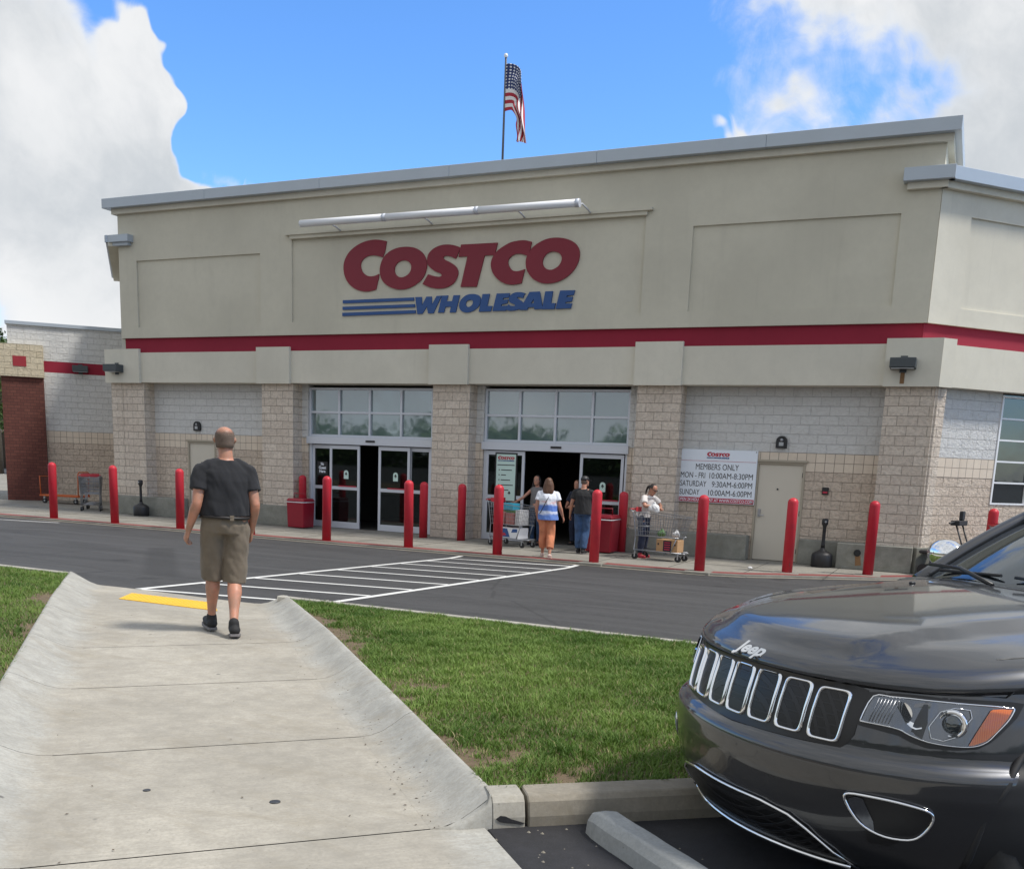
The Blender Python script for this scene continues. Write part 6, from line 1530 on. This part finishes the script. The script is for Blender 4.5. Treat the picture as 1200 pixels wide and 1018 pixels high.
        vs = P0+P1+P2+P3; fs = []
        for r_ in range(3):
            for q in range(N_): fs.append((r_*N_+q, r_*N_+(q+1)%N_, (r_+1)*N_+(q+1)%N_, (r_+1)*N_+q))
        rn.add(vs, fs, 0, True); rn.build('slot_frame', 'chrome', slot)
    # headlights
    HL = [(.500,.765,.785),(.515,.772,.890),(.57,.766,.898),(.63,.756,.902),(.66,.740,.902),(.70,.726,.902),(.76,.728,.902),(.795,.738,.902),(.812,.765,.902),(.822,.80,.900),(.832,.850,.898)]
    HS = [(.522,.788,.795),(.534,.787,.878),(.58,.785,.884),(.625,.779,.886),(.655,.764,.886),(.70,.748,.886),(.75,.742,.885),(.785,.746,.884),(.803,.765,.882),(.812,.80,.880),(.820,.840,.878)]
    for s in (1,-1):
        def pc(name, mt, keys, off, par, n=44, thick=0): 
            mb = MB(); mb.grid([[tuple(fascia(s*y, a+(b-a)*q/8, off)) for q in range(9)] for y, a, b in lerp_cols(keys, n)], 0, True, s > 0); o = mb.build(name, mt, par)
            if thick: sd = o.modifiers.new('s','SOLIDIFY'); sd.thickness = thick
            return o
        hl = pc('headlight', 'car_black', HL, .003, t)
        pc('reflector', 'lamp_inside', HS, .006, hl)
        ol = [(k[0],k[1]) for k in HS]+[(k[0],k[2]) for k in HS[::-1]]
        ring(smooth_poly(ol, (), 3), .0035, 'chrome', 'headlight_rim', hl, .008, s)
        # divider bowl, projector, amber marker
        pc('lamp_divider', 'car_black', [(.655,.775,.81),(.66,.775,.88),(.668,.765,.88),(.685,.755,.81)], .0085, hl, 10)
        pr = MB(); c0 = fascia(s*.735, .818, -.002)
        mt_ = Matrix.Translation(Vector(c0)) @ Vector((1,s*.55,0)).normalized().to_track_quat('Z','Y').to_matrix().to_4x4()
        pr.lathe([(.052,.010),(.050,.020),(.040,.022),(.036,.014)], (0,0,0), 24, mtx=mt_); pr.build('projector_ring', 'chrome', hl)
        pr = MB(); pr.lathe([(.036,.012),(.030,.024),(.016,.031),(0,.033)], (0,0,0), 24, mtx=mt_); pr.build('projector_lens', 'windscreen', hl)
        pr = MB(); c1 = fascia(s*.620, .836, -.004); mt1 = Matrix.Translation(Vector(c1)) @ Vector((1,s*.35,0)).normalized().to_track_quat('Z','Y').to_matrix().to_4x4(); pr.lathe([(.048,.012),(.034,.006),(.012,.002),(0,.006)], (0,0,0), 24, mtx=mt1, sx=.85, sy=.85); pr.build('high_beam_bowl', 'chrome', hl)
        rb = MB()
        for q in range(7): y_ = .545+.0085*q; rb.tube([tuple(fascia(s*y_, .792, .010)), tuple(fascia(s*(y_+.006), .874, .010))], .0022, 4)
        rb.build('lamp_ribs', 'steel', hl)
        oc_ = [(.690,.800),(.700,.852),(.722,.868),(.752,.866),(.762,.840),(.748,.772),(.728,.757),(.702,.762)]
        ring(oc_, .0032, 'chrome', 'projector_frame', hl, .012, s)
        bw = MB(); bw.grid([[tuple(fascia(s*y, a+(b-a)*q/5, .0095-.006*math.sin(math.pi*q/5))) for q in range(6)] for y, a, b in ((.640,.80,.87),(.652,.79,.876),(.664,.785,.878),(.676,.79,.876))], 0, True, s > 0); bw.build('bright_bowl', 'chrome', hl)
        am = [(.776,.748,.752),(.781,.750,.80),(.785,.752,.872),(.800,.768,.876),(.810,.80,.876),(.817,.845,.876)]
        pc('amber_marker', 'amber', am, .012, hl, 14)
        cv = pc('lamp_cover', 'lamp_glass', HS, .020, hl, 44)
    # hood lettering
    lt = MB(); v, f = text2d('Jeep', .088, .0032, .05, .006, 'CENTER', .165)
    n_ = None
    for (x, y, z) in v:
        pass
    pts_ = []
    b0 = Vector(fascia(.001,.935,.004)); b1 = Vector(fascia(.001,.985,.004)); up_ = (b1-b0).normalized(); nb_ = Vector((up_.z,0,-up_.x)); nb_ = nb_ if nb_.x > 0 else -nb_
    for (x, y, z) in v: pts_.append(tuple(b0+Vector((-.45*x*x, x, 0))+up_*y+nb_*(z+.001)))
    lt.add(pts_, [q for q in f], 0, False); lt.build('badge', 'chrome', t)
    # bonnet shut line and washer nozzles
    for s in (1,-1):
        sm = MB(); P = []
        for i in range(28, 66): p = body_pt(i, .955); P.append((p[0], s*p[1], p[2]+.001))
        sm.tube([tuple(fascia(s*y, .915+.0*y, .0005)) for y in np.linspace(.0,.80,30)], .0028, 4)
        Q = [tuple(fascia(s*.80,.915,.0)), tuple(fascia(s*.815,.935,.0))]
        Q2 = []
        for q in range(20):
            u = q/19; X = -.56-.98*u; yy = .80+.02*u
            j = int(np.argmin(np.abs(CN[:75,0]-X))); a_ = GR[-1,j]; rho = .045+.05*u; e = 1-(1-min(rho/.22,1))**2.2; hz = float(hood_z(a_[0]+(spine_x(a_[0])-a_[0])*rho, a_[1]*(1-rho))); Q2.append((a_[0]+(spine_x(a_[0])-a_[0])*rho, s*a_[1]*(1-rho), a_[2]+(hz-a_[2])*e+.0005))
        sm.tube(Q+Q2, .0028, 4); sm.build('bonnet_gap', 'car_black', t)
        nz = MB(); ell(nz, (-1.28, s*.36, float(hood_z(-1.28,.36))+.004), (.018,.012,.008)); nz.build('washer_nozzle', 'car_black', t)
    # bumper: lower intake, chrome line, fog lamps, skid lip
    mo = patch('lower_intake', 'mesh_grille', lerp_cols([(-.50,.21,.225),(-.47,.21,.27),(-.40,.21,.345),(-.34,.21,.382),(-.22,.21,.402),(0,.21,.404),(.22,.21,.402),(.34,.21,.382),(.40,.21,.345),(.47,.21,.27),(.50,.21,.225)], 60), .004, nv=8)[0]
    fr = MB(); fr.tube([tuple(fascia(y, z, .010)) for y, z in [(-.52,.22),(-.47,.28),(-.40,.355),(-.34,.392),(-.22,.412)]+[(-.22+.44*q/8,.414) for q in range(1,8)]+[(.22,.412),(.34,.392),(.40,.355),(.47,.28),(.52,.22)]], .006, 6); fr.build('chrome_strip', 'chrome', t)
    fr = MB(); fr.tube([tuple(fascia(y, z, .012)) for y, z in [(-.70,.50),(-.70,.38),(-.62,.285),(-.5,.235)]+[(-.5+1.0*q/16,.228) for q in range(17)]], .010, 6); fr.build('lip_strip', 'chrome', t)
    pt_ = patch('side_pocket', 'car_black', [(.60,.36,.47),(.65,.36,.50),(.69,.39,.50),(.705,.43,.50)], .005, both=True)
    for s in (1,-1):
        O = [(.548,.520),(.562,.540),(.62,.543),(.69,.538),(.748,.524),(.764,.505),(.758,.470),(.735,.425),(.705,.402),(.65,.400),(.60,.425),(.57,.465)]
        fg = MB(); oo = smooth_poly(O, (), 3); cy_, cz_ = .655,.472; vs = []
        for rr in (1,.6,.25): vs += [tuple(fascia(s*(cy_+(y-cy_)*rr), cz_+(z-cz_)*rr, .005 if s > 0 else .0008)) for y, z in oo]
        N_ = len(oo); fs = [(r_*N_+q, r_*N_+(q+1)%N_, (r_+1)*N_+(q+1)%N_, (r_+1)*N_+q) for r_ in range(2) for q in range(N_)]+[tuple(2*N_+q for q in range(N_))]
        fg.add(vs, fs, 0, True); fo = fg.build('fog_lamp', 'car_black', t); ring(oo, .0055 if s > 0 else .003, 'chrome', 'fog_lamp_rim', fo, .010 if s > 0 else .001, s)
        lm = MB(); lm.grid([[tuple(fascia(s*y, a+(b-a)*q/5, .009)) for q in range(6)] for y, a, b in ((.560,.500,.520),(.578,.465,.532),(.60,.432,.530),(.625,.412,.45))], 0, True, s > 0); lm.build('fog_reflector', 'lamp_inside', fo)
        ph = MB(); P = [tuple(fascia(s*y, z, .0015)) for y, z in ((.55,.70),(.66,.70),(.70,.66),(.9,.66))]
    # front bumper joint lines under the headlight and number plate holder are dark seams
    for s in (1,-1):
        sm = MB(); sm.tube([tuple(fascia(s*y, z, .001)) for y, z in ((.885,.905),(.90,.86),(.905,.80),(.912,.74))], .003, 4); sm.build('panel_gap', 'car_black', t)
        dl = MB()
        for X in (-1.55,-2.65,-3.55):
            j = int(np.argmin(np.abs(CN[:,0]-X))); dl.tube([(GR[r,j,0], s*(GR[r,j,1]+.001), GR[r,j,2]) for r in range(6, len(ZR), 4)], .003, 4)
        dl.build('door_gap', 'car_black', t)
        for X in (-2.45,-3.4): h = MB(); h.tube([(X-.09,s*.965,.93),(X-.08,s*.985,.935),(X+.08,s*.985,.935),(X+.09,s*.965,.93)], .014, 8); h.build('door_handle', 'chrome', t)
        tl = MB(); tl.grid([[(-4.58,s*.88,.80),(-4.58,s*.84,1.02)],[(-4.80,s*.66,.80),(-4.76,s*.64,1.02)]], 0, True, s > 0); tl.build('tail_lamp', 'can_red', t)
    return t
car()
# ---- concrete wheel stop in front of it
def wheel_stop():
    mb = MB(); L = .92; prof = [(-.085,0),(-.075,.075),(-.045,.115),(.045,.115),(.075,.075),(.085,0)]
    n = 24; rows = []
    for i in range(n+1):
        u = i/n; x = -L+2*L*u; k = 1.0; e = min(u, 1-u)*2*L; k = 1 if e > .05 else .82+.18*e/.05
        rows.append([(x, y*k+.002*math.sin(i*1.7), z*(k if z else 1)+.0) for y, z in prof])
    vs = [p for r in rows for p in r]; m = len(prof); fs = [(i*m+j, (i+1)*m+j, (i+1)*m+j+1, i*m+j+1) for i in range(n) for j in range(m-1)]
    fs += [tuple(range(m)), tuple(range(n*m+m-1, n*m-1, -1))]; mb.add(vs, fs)
    o = mb.build('wheel_stop', 'stop_conc', None, .008, 2); ux, uy = .7746, -.6325
    o.location = (-1.37+.92*ux, -15.40+.92*uy-.04, .400); o.rotation_euler = (0,0,math.atan2(uy,ux)); tag(o, 'grey concrete wheel stop on the black asphalt under the car nose', 'wheel stop')
wheel_stop()
# stones on the asphalt by the kerb
def stones():
    mb = MB(); r = random.Random(5)
    for i in range(46):
        x = -1.75+r.random()*.9; y = -16.1+r.random()*.65
        if (x+1.9)*.79*.0+0 > 1: continue
        if (y+15.72) > (x+1.86)*.79-.06: continue
        s = .004+.007*r.random()**2; vs = [(x+s*math.cos(a), y+s*.7*math.sin(a), .404) for a in range(0,6)]+[(x,y,.404+s*.8)]; mb.add(vs, [(k,(k+1)%6,6) for k in range(6)])
    o = mb.build('gravel', 'kerb_old'); tag(o, 'scattered small stones on the black asphalt by the kerb', None, None, 'stuff')
stones()
# ---- scattered twigs and clippings along the walkway
# ================================================================== trees
m_, t_, p_ = mat('leaves'); _n = t_.noise(oc(t_), 1.2, 4.0); _a = t_.new('ShaderNodeAttribute', attribute_name='tone').outputs['Fac']
t_.set(p_.inputs['Base Color'], t_.mix(_a, (.025,.055,.012), (.085,.14,.03))); p_.inputs['Roughness'].default_value = .55; p_.inputs['Specular IOR Level'].default_value = .3; M['leaves'] = m_
M['bark'] = plain('bark', (.09,.07,.05), .9, vary=.4, vscale=10, bmp=.6)
def leaf_cloud(name, blobs, n, size, seed, parent=None, label=None, kind=None):
    rg = np.random.default_rng(seed); C_ = []; 
    w = np.array([b[3]**2 for b in blobs]); w = w/w.sum(); idx = rg.choice(len(blobs), n, p=w); B = np.array(blobs)
    d = rg.normal(size=(n,3)); d /= np.linalg.norm(d,axis=1)[:,None]; rr = rg.random(n)**.45
    P = B[idx,:3]+d*(B[idx,3]*rr)[:,None]*np.array([1,1,.8]); nrm = rg.normal(size=(n,3)); nrm /= np.linalg.norm(nrm,axis=1)[:,None]
    a = np.cross(nrm, rg.normal(size=(n,3))); a /= np.linalg.norm(a,axis=1)[:,None]; b = np.cross(nrm,a); s = size*(.6+.8*rg.random(n))[:,None]
    V = np.stack([P-a*s, P+b*s*.5, P+a*s, P-b*s*.5],1).reshape(-1,3); me = bpy.data.meshes.new(name); me.vertices.add(4*n); me.vertices.foreach_set('co', V.ravel()); me.loops.add(4*n); me.loops.foreach_set('vertex_index', np.arange(4*n)); me.polygons.add(n); me.polygons.foreach_set('loop_start', np.arange(n)*4); me.polygons.foreach_set('loop_total', np.full(n,4)); me.update(calc_edges=True)
    at = me.attributes.new('tone','FLOAT','POINT'); tn = rg.random(n)*.6+.4*rg.random(len(blobs))[idx]; at.data.foreach_set('value', np.repeat(tn,4).astype(np.float32))
    o = bpy.data.objects.new(name, me); COL.objects.link(o); me.materials.append(M['leaves']); o.parent = parent; return o
def tree(loc, h, r, label, seed, n=9000, group=None):
    t = thing('tree', label, 'tree', loc, 0, group); rg = random.Random(seed); mb = MB()
    mb.tube([(0,0,0),(.05,0,h*.25),(-.05,.05,h*.55),(0,0,h*.8)], [.22*h/8,.17*h/8,.10*h/8,.04*h/8], 10)
    blobs = []
    for i in range(16):
        a = rg.random()*6.28; zz_ = h*(.38+.55*rg.random()); rad = r*(1-.65*abs(zz_/h-.55)/.45)*(.45+.45*rg.random()); c_ = (rad*math.cos(a), rad*math.sin(a), zz_); blobs.append((*c_, r*(.26+.22*rg.random()))); mb.tube([(0,0,zz_*.7),(c_[0]*.5,c_[1]*.5,zz_*.88),c_], [.06*h/8,.04*h/8,.015], 6)
    mb.build('trunk', 'bark', t); leaf_cloud('crown', blobs, n, .11*h/8, seed, t); return t
tree((-55.2,24,0), 8.5, 3.8, 'green leafy tree beyond the maroon tiled pier at the left edge', 3, 12000)
tree((-66,33,0), 9, 4.2, 'smaller tree in the far car park at the left edge', 9, 9000)
# wood across the street, behind the photographer (mirrored in the glass)
rgt = random.Random(4); bl = []
for i in range(120):
    x = -110+i*1.9+rgt.uniform(-2,2); hh = rgt.uniform(3.5,7)+1.5*math.sin(i*.35); 
    for k in range(3): bl.append((x+rgt.uniform(-2,2), -105+rgt.uniform(-4,6), hh*(.25+.28*k), rgt.uniform(2.2,3.8)))
w = leaf_cloud('treeline', bl, 60000, .42, 12); tag(w, 'row of trees across the street mirrored in the shop windows', None, None, 'stuff')
